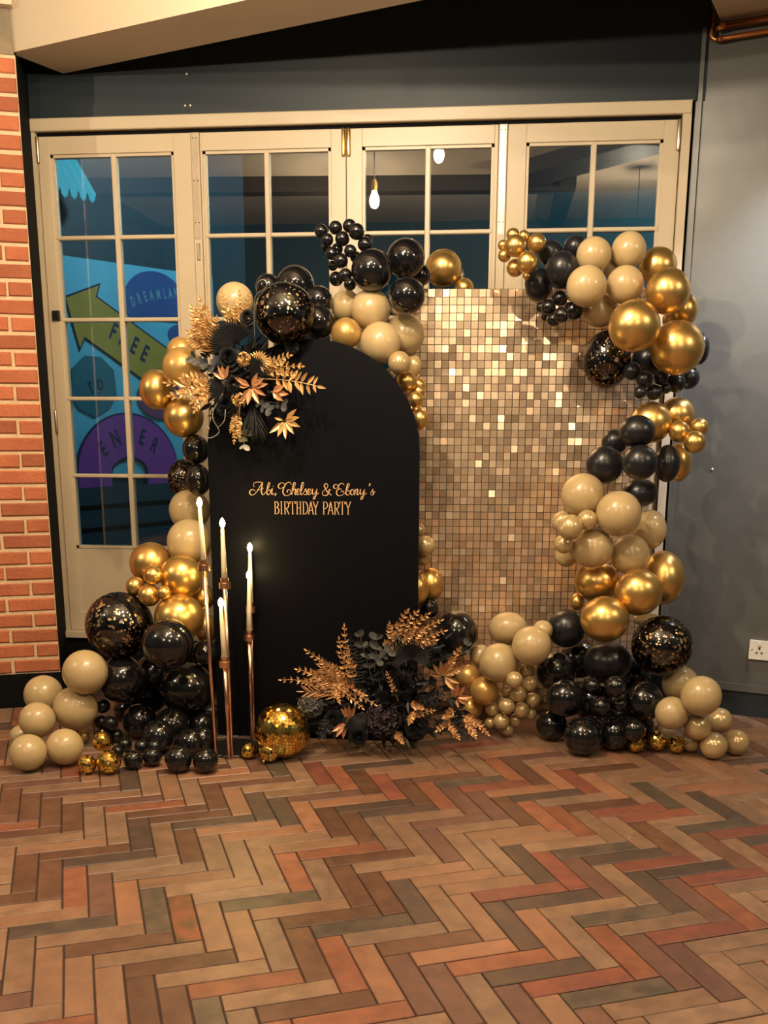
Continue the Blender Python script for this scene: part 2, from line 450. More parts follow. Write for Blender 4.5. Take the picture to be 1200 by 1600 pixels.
w.prism([(-0.004, 0), (2.25, 0), (2.25, 0.150), (2.25, 0.163), (-0.004, 0.163)], lambda a, b, d: along(BRICK_E, BR_D, BR_N, a, b, d), 0.022, -0.3)
structure(w, 'baseboard_left', M['black_paint'])
w = MB()
w.prism([(0.004, BR_TOP), (2.25, BR_TOP), (2.25, 3.06), (0.012, 3.06)], lambda a, b, d: along(BRICK_E, BR_D, BR_N, a, b, d), 0.004, -0.32)
structure(w, 'trim_3', M['concrete'])
# black reveal between the bricks and the door frame
w = MB()
pts = [(BRICK_E.x - 0.004, BRICK_E.y + 0.014), (-2.226, DOOR_Y + 0.02), (-2.45, DOOR_Y + 0.02), (-2.45, BRICK_E.y + 0.02)]
w.prism(pts, lambda a, b, d: (a, b, d), 2.90, 0.0)
structure(w, 'trim_4', M['black_paint'])

# grey wall on the right with its skirting
def gw(a, z, out): return along(GR_O, GR_D, GR_N, a, z, out)
w = MB(); w.prism([(0, 0), (0, CEIL), (3.1, CEIL), (3.1, 0)], gw, 0.0, -0.2)
wall_right = structure(w, 'wall_right', M['grey_wall'])
q = (0.972, 5.004, 1.154)
d = MB(); d.lathe([(0.005, -0.003), (0.005, 0.003), (0.001, 0.004)], q, 8, Matrix.Rotation(R(90), 4, 'X')); d.build('filler_dab', M['white_plastic'], wall_right)
w = MB(); w.prism([(0, 0), (0, 3.0), (0.028, 3.0), (0.028, 0)], gw, 0.014, 0.0)
structure(w, 'trim_5', M['grey_wall'])
w = MB(); w.prism([(0.03, 0.0), (0.03, 0.15), (3.1, 0.15), (3.1, 0.0)], gw, 0.016, 0.0)
bb = structure(w, 'baseboard_right', M['dark_green'])
w = MB(); w.prism([(0.03, 0.12), (0.03, 0.155), (3.1, 0.155), (3.1, 0.12)], gw, 0.026, 0.016)
w.build('moulding', M['grey_wall'], bb)
# other walls (behind and beside the camera), ceiling
w = MB(); w.box(-4.35, -4.19, -3.1, 4.1, 0, CEIL); structure(w, 'wall_side', M['teal_wall'])
w = MB(); w.box(3.55, 3.7, -3.1, 4.2, 0, CEIL); structure(w, 'wall_far_side', M['teal_wall'])
w = MB(); w.box(-4.35, 3.7, -3.2, -3.05, 0, CEIL); structure(w, 'wall_front', M['teal_wall'])
w = MB(); w.box(-4.35, 3.7, -3.2, 5.25, CEIL, CEIL + 0.1); structure(w, 'ceiling', M['cream_matt'])
# plastered ceiling beam crossing in front of the doors, and the boxed soffit over the grey wall
BM_A, BM_D = Vector((-2.06, 4.700, 0)), Vector((0.9272, -0.3746, 0))
BM_N = Vector((0.3746, 0.9272, 0))
w = MB()
def bm(a, o, z): return BM_A + BM_D * a + BM_N * o + Vector((0, 0, z))
w.prism([(-0.10, 0), (6.0, 0), (6.0, 0.31), (-0.10, 0.31)], bm, CEIL, 2.90)
structure(w, 'trim_6', M['cream_matt'])
w = MB(); w.prism([(-0.005, 3.062), (2.25, 3.062), (2.25, CEIL), (-0.005, CEIL)], lambda a, b, d: along(BRICK_E, BR_D, BR_N, a, b, d), 0.05, -0.3)
structure(w, 'trim_7', M['cream_matt'])
w = MB()
w.prism([(0.083, 0), (3.1, 0), (3.1, 0.55), (0.083, 0.55)], lambda a, b, d: gw(a, d, b), 3.017, CEIL)
structure(w, 'trim_8', M['cream_matt'])

w = MB(); w.prism([(-0.1, 0.315), (3.3, 0.315), (3.3, 1.7), (-0.1, 1.7)], bm, CEIL - 0.002, CEIL - 0.03); structure(w, 'added_dark_sheet', M['dark_green'])  # unseen dark sheet under the bay ceiling, added to cut bounced light
# dark timber beams of the room, seen mirrored in the top panes
def timber(name, p0, p1, wd, z0, z1, label):
    p0, p1 = Vector(p0), Vector(p1)
    d = (p1 - p0).normalized(); n = Vector((-d.y, d.x, 0))
    mb = MB()
    mb.prism([(0, -wd / 2), ((p1 - p0).length, -wd / 2), ((p1 - p0).length, wd / 2), (0, wd / 2)], lambda a, b, z: p0 + d * a + n * b + Vector((0, 0, z)), z0, z1)
    o = mb.build(name, M['timber']); o['kind'] = 'structure'
    return o
timber('trim_9', (-4.19, -0.52, 0), (0.55, -0.80, 0), 0.20, 3.51, CEIL, '')
pa, pb = Vector(mirrored((0.171, 10.500, 3.496))), Vector(mirrored((1.106, 9.400, 3.498)))
dd = (pb - pa); pa.z = pb.z = 0
timber('trim_10', pa - (pb - pa) * 0.1, pb + (pb - pa) * 0.6, 0.42, 3.52, CEIL, '')
timber('trim_13', (0.55, -3.0, 0), (0.55, -0.6, 0), 0.16, 3.52, CEIL, '')

# ------------------------------------------------------------------ glazed doors
w = MB()
w.box(-2.228, 0.775, DOOR_Y - 0.03, DOOR_Y + 0.06, 2.662, 2.717, 0.004)
w.box(-2.228, -2.197, DOOR_Y - 0.02, DOOR_Y + 0.06, 0.30, 2.664)
w.box(0.738, 0.775, DOOR_Y - 0.025, DOOR_Y + 0.06, 0.30, 2.664)
frame = structure(w, 'trim_11', M['cream'])
w = MB(); w.box(0.775, 0.86, DOOR_Y + 0.012, DOOR_Y + 0.16, 0.27, 2.72); structure(w, 'trim_14', M['black_paint'])
w = MB(); w.box(-2.197, 0.738, DOOR_Y + 0.005, DOOR_Y + 0.06, 2.640, 2.664)
w.build('top_gap_track', M['black_paint'], frame)
ROWS = [2.568, 2.205, 1.835, 1.467, 1.094, 0.732]
MUNTW, MUNTH = 0.024, 0.018
def leaf(n, x0, x1, g0, g1, gm, label):
    d = empty('door_%d' % n, (x0, DOOR_Y, 0.305), kind='structure')
    d['label'] = label
    yf, yb = DOOR_Y - 0.004, DOOR_Y + 0.042
    for a, b in ((x0 + 0.0015, g0), (g1, x1 - 0.0015)):
        mb = MB(); mb.box(a, b, yf, yb, 0.306, 2.645, 0.002); mb.build('stile', M['cream'], d)
    mb = MB(); mb.box(g0, g1, yf, yb, 2.568, 2.645, 0.002); mb.build('top_rail', M['cream'], d)
    mb = MB(); mb.box(g0, g1, yf + 0.012, yb, 0.38, 0.732); mb.build('bottom_panel', M['cream'], d)
    mb = MB(); mb.box(g0, g1, yf, yb, 0.306, 0.40, 0.002); mb.build('bottom_rail', M['cream'], d)
    mb = MB()
    e = 0.013
    mb.box(g0, g0 + e, yf + 0.008, yb, 0.732, 2.568); mb.box(g1 - e, g1, yf + 0.008, yb, 0.732, 2.568)
    mb.box(g0, g1, yf + 0.008, yb, 2.568 - e, 2.568); mb.box(g0, g1, yf + 0.008, yb, 0.732, 0.732 + e)
    mb.build('glazing_bead', M['cream'], d)
    mb = MB(); mb.box(gm - MUNTW / 2, gm + MUNTW / 2, yf + 0.005, yb, 0.733, 2.567, 0.004); mb.build('glazing_bar', M['cream'], d)
    for z in ROWS[1:-1]:
        for a, b in ((g0, gm - MUNTW / 2), (gm + MUNTW / 2, g1)):
            mb = MB(); mb.box(a, b, yf + 0.005, yb, z - MUNTH / 2, z + MUNTH / 2, 0.004); mb.build('glazing_bar', M['cream'], d)
    for i in range(5):
        for a, b in ((g0, gm), (gm, g1)):
            mb = MB(); mb.box(a + 0.005, b - 0.005, GLASS_Y, GLASS_Y + 0.004, ROWS[i + 1] + 0.003, ROWS[i] - 0.003)
            mb.build('pane', M['glass'], d)
    return d
d1 = leaf(1, -2.195, -1.458, -2.137, -1.543, -1.834, 'cream glazed door with the painted street mural behind its panes')
d2 = leaf(2, -1.419, -0.739, -1.407 + 0.0, -0.809, -1.108, 'cream glazed door behind the black arch and flowers')
d3 = leaf(3, -0.739, -0.053, -0.666, -0.071, -0.368, 'cream glazed door with two bulbs mirrored in its top panes')
d4 = leaf(4, -0.014, 0.736, 0.070, 0.665, 0.367, 'cream glazed door beside the grey wall')
def cover(x0, x1, parent, zs, metal_top):
    mb = MB(); mb.box(x0, x1, DOOR_Y - 0.012, DOOR_Y + 0.04, 0.306, 2.645, 0.003); c = mb.build('cover_strip', M['cream'], parent)
    mb = MB(); mb.box(x0 + 0.006, x1 - 0.006, DOOR_Y - 0.0145, DOOR_Y - 0.010, 2.19, 2.64); p = mb.build('plate', M['steel'], c)
    for z in zs:
        for x in (x0 + 0.011, x1 - 0.011):
            mb = MB(); mb.lathe([(0.0028, 0), (0.0028, 0.002)], (x, DOOR_Y - 0.0145, z), 8, Matrix.Rotation(R(90), 4, 'X')); mb.build('screw', M['base_black'], c)
    return c
c1 = cover(-1.458, -1.419, d2, (2.62, 2.44, 2.26), True)
mb = MB(); mb.box(-1.447, -1.430, DOOR_Y - 0.016, DOOR_Y - 0.010, 2.095, 2.17, 0.003); mb.build('keyhole_plate', M['steel'], c1)
c2 = cover(-0.053, -0.014, d4, (2.62, 2.42, 2.24), False)
def barrel(x, z0, z1, parent, name, mat):
    mb = MB(); mb.lathe([(0.007, 0), (0.009, 0.008), (0.009, z1 - z0 - 0.008), (0.006, z1 - z0)], (x, DOOR_Y - 0.012, z0), 10); return mb.build(name, mat, parent, True, 40)
barrel(-0.7505, 2.53, 2.645, d2, 'hinge', M['brass']); barrel(-0.7265, 2.53, 2.645, d3, 'hinge', M['brass'])
barrel(0.727, 2.52, 2.645, d4, 'hinge', M['steel']); barrel(-2.190, 2.53, 2.645, d1, 'hinge', M['steel'])
barrel(-2.193, 1.30, 1.41, d1, 'hinge', M['steel'])
mb = MB(); q = (-2.155, 5.040, 1.855)
mb.box(q[0] - 0.018, q[0] + 0.018, 5.028, 5.046, q[2] - 0.022, q[2] + 0.022, 0.003); mb.build('door_stop', M['base_black'], d1)

# socket on the grey wall and copper pipes under the soffit
sk = empty('wall_socket', gw(0.49, 0.325, 0), 'white double socket plate low on the grey wall', 'socket')
a0, a1, z0, z1 = 0.420, 0.566, 0.279, 0.370
mb = MB(); mb.prism([(a0, z0), (a0, z1), (a1, z1), (a1, z0)], gw, 0.011, 0.0); mb.build('faceplate', M['white_plastic'], sk)
for k in range(2):
    c = a0 + 0.046 + 0.058 * k
    mb = MB()
    for da, dz, wa, wz in ((0, 0.012, 0.004, 0.006), (-0.011, -0.010, 0.0045, 0.003), (0.011, -0.010, 0.0045, 0.003)):
        zc = 0.322 + dz
        mb.prism([(c + da - wa, zc - wz), (c + da - wa, zc + wz), (c + da + wa, zc + wz), (c + da + wa, zc - wz)], gw, 0.0125, 0.0105)
    mb.build('pin_holes', M['base_black'], sk)
    mb = MB(); mb.prism([(c - 0.008, 0.346), (c - 0.008, 0.362), (c + 0.008, 0.362), (c + 0.008, 0.346)], gw, 0.015, 0.0105); mb.build('rocker', M['white_plastic'], sk)
for c in (a0 + 0.013, a1 - 0.013):
    mb = MB(); mb.prism([(c - .003, .3215), (c - .003, .3275), (c + .003, .3275), (c + .003, .3215)], gw, 0.0122, 0.0105); mb.build('screw', M['steel'], sk)

def pipe(pts, r, label, name='copper_pipe'):
    mb = MB(); mb.tube(pts, r, 12)
    t = empty(name, pts[0], label, 'pipe')
    mb.build('tube', M['copper'], t, True)
    return t
p2 = [gw(0.053, 3.05, 0.045), gw(0.053, 2.965, 0.045), gw(0.056, 2.950, 0.045), gw(0.066, 2.940, 0.045), gw(0.08, 2.938, 0.045), gw(1.5, 2.955, 0.045)]
t = pipe(p2, 0.0105, 'lower copper pipe with a bent end along the grey wall')
mb = MB(); mb.tube([gw(0.078, 2.938, 0.045), gw(0.103, 2.9385, 0.045)], 0.0130, 12); mb.build('elbow_collar', M['copper'], t, True)
t = pipe([gw(0.080, 2.982, 0.05), gw(1.5, 3.000, 0.05)], 0.0125, 'upper copper pipe tight under the cream soffit')
mb = MB(); mb.tube([gw(0.072, 2.982, 0.05), gw(0.110, 2.9825, 0.05)], 0.0155, 12); mb.build('collar', M['copper'], t, True)

# ------------------------------------------------------------------ pendant bulbs (the room's own lamps)
def pendant(loc, label, watt=BULB_WATT):
    x, y, z = loc
    t = empty('pendant_lamp', (x, y, CEIL), label, 'lamp', 'bare pendant bulbs of the room')
    mb = MB(); mb.tube([(x, y, CEIL), (x, y, z + 0.12)], 0.004, 6); mb.build('cord', M['base_black'], t)
    mb = MB(); mb.lathe([(0.016, 0.05), (0.022, 0.055), (0.022, 0.10), (0.012, 0.125)], (x, y, z), 12); mb.build('socket', M['brass'], t, True, 40)
    mb = MB(); mb.lathe([(0.002, -0.055), (0.018, -0.050), (0.030, -0.030), (0.034, -0.008), (0.030, 0.015), (0.020, 0.038), (0.014, 0.052)], (x, y, z), 16)
    b = mb.build('bulb', M['bulb'], t, True)
    ld = bpy.data.lights.new('bulb_light', 'POINT'); ld.energy = watt; ld.color = WARM; ld.shadow_soft_size = 0.022
    lo = bpy.data.objects.new('bulb_light', ld); COL.objects.link(lo); lo.parent = t
    lo.location = (0, 0, z - CEIL - 0.008)
    return t
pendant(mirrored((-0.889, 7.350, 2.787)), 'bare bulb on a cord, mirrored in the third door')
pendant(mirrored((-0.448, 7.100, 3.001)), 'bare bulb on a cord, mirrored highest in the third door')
pendant((-3.80, 2.2, 2.95), 'bare bulb on a cord towards the brick side of the room')
pendant((2.9, 2.3, 2.95), 'bare bulb on a cord towards the grey wall')
pendant((-0.9, 1.75, 3.5), 'bare bulb on a cord left of the middle of the room', 26.0)
pendant((0.7, 1.75, 3.5), 'bare bulb on a cord right of the middle of the room', 26.0)
pendant((-1.5, -0.3, 3.0), 'bare bulb on a cord behind the camera on the left')
pendant((1.2, -0.5, 3.0), 'bare bulb on a cord behind the camera on the right')

ws = empty('wall_spotlight', gw(0.95, 3.017, 0.48), 'small spotlight under the soffit washing the grey wall', 'lamp')
mb = MB(); mb.lathe([(0.030, -0.10), (0.034, -0.09), (0.034, -0.02), (0.012, -0.01), (0.012, 0.0)], gw(0.95, 3.017, 0.48), 16); mb.build('housing', M['base_black'], ws, True, 40)
ld = bpy.data.lights.new('spot_light', 'SPOT'); ld.energy = SPOT_WATT; ld.color = (0.90, 0.93, 1.0); ld.spot_size = R(52); ld.spot_blend = 1.0; ld.shadow_soft_size = 0.03
lo = bpy.data.objects.new('spot_light', ld); COL.objects.link(lo); lo.parent = ws; lo.location = (0, 0, -0.125)
lo.rotation_euler = (gw(0.38, 1.72, 0) - (gw(0.95, 3.017, 0.48) + Vector((0, 0, -0.125)))).to_track_quat('-Z', 'Y').to_euler()
# ------------------------------------------------------------------ street side seen through the glass
g = MB(); g.box(-9, 7, 5.25, 14, -0.2, -0.15); structure(g, 'ground', M['asphalt'])
MUR_O, MUR_A = (-2.460, 5.750, 0.000), 1.0005
MUR_D = Vector((math.cos(MUR_A), math.sin(MUR_A), 0)); MUR_N = Vector((MUR_D.y, -MUR_D.x, 0))
def mu(s, z, out): return Vector(MUR_O) + MUR_D * s + MUR_N * out + Vector((0, 0, z))
mural = empty('street_mural', mu(0, 0, 0), 'blue street mural of signs behind the panes of the left door', 'mural')
def paint(name, poly, mat, out, label=None):
    mb = MB()
    area = sum(poly[i][0] * poly[(i + 1) % len(poly)][1] - poly[(i + 1) % len(poly)][0] * poly[i][1] for i in range(len(poly)))
    if area < 0: poly = poly[::-1]
    mb.prism(poly, mu, out, out - 0.004)
    o = mb.build(name, mat, mural)
    if label: o['label'] = label
    return o
def grow(poly, e):
    cx = sum(p[0] for p in poly) / len(poly); cz = sum(p[1] for p in poly) / len(poly)
    n = len(poly); res = []
    ar = sum(poly[i][0] * poly[(i + 1) % n][1] - poly[(i + 1) % n][0] * poly[i][1] for i in range(n))
    sg = 1 if ar > 0 else -1
    for i in range(n):
        a, b, c = Vector(poly[i - 1]), Vector(poly[i]), Vector(poly[(i + 1) % n])
        d1, d2 = (b - a).normalized(), (c - b).normalized()
        nn = Vector((d1.y, -d1.x)) * sg + Vector((d2.y, -d2.x)) * sg
        nn = nn.normalized() / max(0.5, math.sqrt(max(0.05, (1 + d1.dot(d2)) / 2)))
        res.append(tuple(b + nn * e))
    return res
def ell(c, px, py, a0=0, a1=360, n=28):
    return [(c[0] + px * math.cos(R(a0 + (a1 - a0) * i / n)), c[1] + py * math.sin(R(a0 + (a1 - a0) * i / n))) for i in range(n)]
TL, TR, BRr, BL = (-0.078, 2.301), (1.145, 2.238), (1.086, 1.032), (-0.193, 0.964)
TL = (TL[0], TR[1]); BL = (BL[0], BRr[1])
mb = MB(); mb.prism([(TL[0], -0.2), (TR[0] + .3, -0.2), (TR[0] + .3, 4.2), (TL[0], 4.2)], mu, -0.004, -0.2); mb.build('house_wall', M['navy'], mural)
board = [BL, (TR[0], BRr[1]), TR, TL]
paint('painted_board', board, M['sky_blue'], 0.012)
for k in range(5):
    z = BRr[1] - 0.10 - 0.13 * k
    paint('ledge_board', [(TL[0], z - 0.05), (TR[0] + .3, z - 0.05), (TR[0] + .3, z + 0.05), (TL[0], z + 0.05)], M['navy'], 0.05)
arrow = [(0.057, 2.017), (0.279, 2.102), (0.253, 2.039), (0.819, 1.745), (0.640, 1.555), (0.163, 1.819), (0.128, 1.757)]
paint('arrow_outline', grow(arrow, 0.012), M['mural_line'], 0.016)
paint('arrow_sign', arrow, M['mural_arrow'], 0.020, 'olive yellow arrow sign reading FREE')
octo = [(0.155, 1.717), (0.265, 1.714), (0.348, 1.645), (0.360, 1.507), (0.314, 1.435), (0.199, 1.378), (0.096, 1.423), (0.049, 1.487), (0.066, 1.645)]
paint('octagon_sign', octo, M['mural_teal'], 0.022, 'dark teal octagon reading TO')
c, e1, e2 = (0.681, 2.042), (0.911, 2.061), (0.692, 2.220)
ddisc = [e1[0] - c[0], e2[1] - c[1]]
zc_ = (0.675, 1.941)[1]
paint('round_sign', [(a, max(b, zc_)) for a, b in ell(c, *ddisc)], M['mural_blue'], 0.018, 'royal blue disc reading DREAMLAND')
c2_, e1, e2 = (0.898, 1.869), (1.030, 1.877), (0.902, 1.938)
paint('blue_patch', ell(c2_, e1[0] - c2_[0], e2[1] - c2_[1]), M['mural_blue'], 0.017)
c3_, e1, e2 = (0.706, 1.498), (0.907, 1.501), (0.714, 1.631)
paint('plum_sign', ell(c3_, e1[0] - c3_[0], e2[1] - c3_[1]), M['mural_plum'], 0.024)
ca_, eo, et, ei, eti, bl, br = (0.418, 1.059), (0.056, 1.072), (0.441, 1.394), (0.284, 1.064), (0.424, 1.148), (0.046, 0.982), (0.575, 0.973)
ro, rz_, ri, rzi = abs(ca_[0] - eo[0]), et[1] - ca_[1], abs(ca_[0] - ei[0]), eti[1] - ca_[1]
def archpoly(g_):
    outer = [(ca_[0] + (ro + g_) * math.cos(R(180 - 180 * i / 24)), ca_[1] + (rz_ + g_) * math.sin(R(180 - 180 * i / 24))) for i in range(25)]
    inner = [(ca_[0] + (ri - g_) * math.cos(R(180 * i / 24)), ca_[1] + (rzi - g_) * math.sin(R(180 * i / 24))) for i in range(25)]
    zb = bl[1] - g_
    return [(outer[0][0], zb)] + outer + [(outer[-1][0], zb), (inner[0][0], zb)] + inner + [(inner[-1][0], zb)]
paint('arch_outline', archpoly(0.012), M['mural_line'], 0.026)
paint('arch_sign', archpoly(0.0), M['mural_purple'], 0.030, 'purple arch sign reading ENTER')

_txt = {}
def glyph(ch):
    if ch not in _txt:
        cu = bpy.data.curves.new('glyph', 'FONT'); cu.body = ch; cu.align_x = 'CENTER'; cu.align_y = 'CENTER'; cu.resolution_u = 3; cu.offset = 0.028
        ob = bpy.data.objects.new('glyph', cu); COL.objects.link(ob)
        bpy.context.view_layer.update()
        me = bpy.data.meshes.new_from_object(ob.evaluated_get(bpy.context.evaluated_depsgraph_get()))
        vs = [tuple(v.co) for v in me.vertices]; fs = [tuple(p.vertices) for p in me.polygons]
        bpy.data.objects.remove(ob); bpy.data.curves.remove(cu); bpy.data.meshes.remove(me)
        _txt[ch] = (vs, fs)
    return _txt[ch]
def lettering(name, items, mat, out):
    """items: (char, centre, right vector, up vector) in wall units"""
    mb = MB()
    for ch, c, rv, uv in items:
        vs, fs = glyph(ch)
        mb.add([mu(c[0] + x * rv[0] + y * uv[0], c[1] + x * rv[1] + y * uv[1], out) for x, y, _ in vs], fs)
    return mb.build(name, mat, mural)
def vec(a, b, k=1.0): return ((b[0] - a[0]) * k, (b[1] - a[1]) * k)
def wl_(word, pts, size, squash=0.75):
    """letters on the given centres, each upright to the run of the word"""
    its = []
    for i, ch in enumerate(word):
        a, b = Vector(pts[max(i - 1, 0)]), Vector(pts[min(i + 1, len(pts) - 1)])
        d = (b - a).normalized()
        its.append((ch, pts[i], tuple(d * size * squash), (-d.y * size, d.x * size)))
    return its
s0 = abs((0.472, 1.854)[1] - (0.465, 1.752)[1]) / 100          # wall metres per crop pixel, vertical
lettering('free_lettering', wl_('FREE', [(0.360, 1.857), (0.429, 1.823), (0.504, 1.786), (0.577, 1.745)], 135 * s0, 0.62), M['mural_line'], 0.0215)
lettering('to_lettering', wl_('TO', [(0.182, 1.539), (0.247, 1.559)], 85 * s0, 0.6), M['mural_line'], 0.0235)
lettering('enter_lettering', wl_('ENTER', [(0.237, 1.195), (0.326, 1.254), (0.426, 1.275), (0.519, 1.260), (0.607, 1.209)], 125 * s0, 0.62), M['mural_line'], 0.0315)
lettering('dreamland_lettering', wl_('DREAMLAND', [(0.513, 2.034), (0.560, 2.053), (0.605, 2.068), (0.651, 2.081), (0.703, 2.089), (0.752, 2.096), (0.795, 2.103), (0.840, 2.111), (0.883, 2.121)], 78 * s0, 0.5), M['mural_letter'], 0.0195)

# house across the street and a canvas awning
hs = empty('street_house', (0, 11.5, 0), 'dark house across the street behind the doors', 'building')
mb = MB(); mb.box(-7, 6, 11.5, 11.9, -0.2, 7.0); mb.build('wall', M['navy'], hs)
mb = MB(); mb.box(-7, 6, 11.40, 11.5, -0.2, 3.6); mb.build('shop_front', M['teal'], hs)
mb = MB(); mb.box(-0.55, 0.45, 11.34, 11.42, 0.2, 2.55); mb.build('door_panel', M['turquoise'], hs)
aw = empty('street_awning', (-2.255, 5.650, 2.558), 'turquoise scalloped awning behind the top left pane', 'awning')
a, b = (-2.317, 5.450, 2.525), (-2.230, 5.850, 2.556)
mb = MB()
n = 5
for i in range(n):
    t0, t1 = i / n, (i + 1) / n
    for (u, v) in ((t0, t1),):
        p0 = Vector(a).lerp(Vector(b), u); p1 = Vector(a).lerp(Vector(b), v); pm_ = (p0 + p1) / 2
        up = Vector((-0.12, -0.1, 0.26))
        mb.add([p0, p0.lerp(p1, .2) - Vector((0, 0, 0.035)), pm_ - Vector((0, 0, 0.05)), p0.lerp(p1, .8) - Vector((0, 0, 0.035)), p1, p1 + up, p0 + up], [(0, 1, 2, 3, 4, 5, 6)])
mb.build('canvas', M['turquoise'], aw)
mb = MB(); mb.tube([Vector(a) + Vector((-0.12, -0.1, 0.26)), Vector(b) + Vector((-0.12, -0.1, 0.26))], 0.02, 8); mb.build('rail', M['navy'], aw)
sl = empty('added_street_lamp', (2.6, 9.6, -0.15), 'added unseen lamp brightening the street behind the grey wall', 'lamp')  # unseen lamp, added to brighten the house front in cyan
mb = MB(); mb.tube([(2.6, 9.6, -0.15), (2.6, 9.6, 3.6)], 0.04, 10); mb.build('post', M['base_black'], sl)
mb = MB(); mb.lathe([(0.05, 3.6), (0.16, 3.65), (0.12, 3.95), (0.03, 4.02)], (2.6, 9.6, 0), 14); mb.build('added_lantern', glow_glass('added_lantern_glass', (0.5, 0.95, 1.0), 4.0), sl, True)
ld = bpy.data.lights.new('added_street_light', 'POINT'); ld.energy = ADDED_STREET_WATT; ld.color = (0.45, 0.92, 1.0); ld.shadow_soft_size = 0.08
lo = bpy.data.objects.new('added_street_light', ld); COL.objects.link(lo); lo.parent = sl; lo.location = (0, 0, 3.95)
fx = empty('street_floodlight', (-0.9, 5.75, 3.4), 'street floodlight over the doors shining on the mural', 'lamp')
mb = MB(); mb.box(-1.0, -0.8, 5.62, 5.74, 3.38, 3.52, 0.01); mb.build('housing', M['base_black'], fx)
mb = MB(); mb.tube([(-0.9, 5.62, 3.45), (-0.9, 5.21, 3.45)], 0.015, 8); mb.build('bracket', M['base_black'], fx)
ld = bpy.data.lights.new('flood_light', 'AREA'); ld.energy = FLOOD_WATT; ld.color = (0.62, 0.90, 1.0); ld.size = 0.25
lo = bpy.data.objects.new('flood_light', ld); COL.objects.link(lo); lo.parent = fx
lo.location = (0, 0.03, -0.06)
tgt = mu(0.45, 1.4, 0) - Vector((-0.9, 5.78, 3.34))
lo.rotation_euler = tgt.to_track_quat('-Z', 'Y').to_euler()

# ------------------------------------------------------------------ black arch with its lettering
AY = 4.310
arch = empty('arch_backdrop', (-0.80, AY, 0), 'black arched backdrop board with gold birthday lettering', 'backdrop')
AX0, AX1, ATOP = (-1.224, 4.310, 1.255)[0], (-0.334, 4.310, 1.209)[0], (-0.771, 4.310, 1.689)[2]
ar = (AX1 - AX0) / 2; ac = (AX0 + AX1) / 2
poly = [(AX0, 0.002), (AX1, 0.002)] + [(ac + ar * math.cos(R(180 * i / 40)), ATOP - ar + ar * math.sin(R(180 * i / 40))) for i in range(41)]
mb = MB(); mb.prism(poly, lambda a, b, d: (a, AY + d, b), 0.0, 0.020); mb.build('board', M['arch_black'], arch)
for x in (ac - 0.25, ac + 0.25):
    mb = MB(); mb.box(x - 0.02, x + 0.02, AY + 0.02, AY + 0.30, 0.0, 0.012); mb.box(x - 0.01, x + 0.01, AY + 0.02, AY + 0.04, 0.0, 0.35)
    mb.tube([(x, AY + 0.035, 0.34), (x, AY + 0.285, 0.008)], 0.008, 6)
    mb.build('foot', M['base_black'], arch)
def spline(pts, n=6):
    if len(pts) < 3: return pts
    res = []
    P = [pts[0]] + list(pts) + [pts[-1]]
    for i in range(1, len(P) - 2):
        for k in range(n):
            t = k / n
            q = []
            for c in range(len(pts[0])):
                a, b, c1, d = P[i - 1][c], P[i][c], P[i + 1][c], P[i + 2][c]
                q.append(0.5 * (2 * b + (c1 - a) * t + (2 * a - 5 * b + 4 * c1 - d) * t * t + (3 * b - a - 3 * c1 + d) * t ** 3))
            res.append(tuple(q))
    res.append(tuple(pts[-1]))
    return res
T0, TX, TY = (-1.127, 4.309, 1.203), (-0.427, 4.309, 1.208), (-1.137, 4.309, 0.909)
def tp(x, y): return (T0[0] + (TX[0] - T0[0]) * x / 1200, T0[2] + (TX[2] - T0[2]) * x / 1200 + (TY[2] - T0[2]) * y / 507.7)
def ribbon(mb, pts, wfun):
    n = len(pts)
    L_, R_ = [], []
    for i in range(n):
        a, b = Vector(pts[max(i - 1, 0)]), Vector(pts[min(i + 1, n - 1)])
        d = (b - a)
        d = d.normalized() if d.length > 1e-6 else Vector((1, 0))
        w = wfun(d)
        nn = Vector((-d.y, d.x)) * w / 2
        L_.append(Vector(pts[i]) + nn); R_.append(Vector(pts[i]) - nn)
    def w3(q, dy):
        x, z = tp(q.x, q.y); return (x, AY - dy, z)
    vs = [w3(q, 0.0016) for q in L_] + [w3(q, 0.0016) for q in R_] + [w3(q, 0.0) for q in L_] + [w3(q, 0.0) for q in R_]
    fs = []
    for i in range(n - 1):
        fs += [(i, i + 1, n + i + 1, n + i), (i, 2 * n + i, 2 * n + i + 1, i + 1), (n + i, n + i + 1, 3 * n + i + 1, 3 * n + i)]
    mb.add(vs, fs)
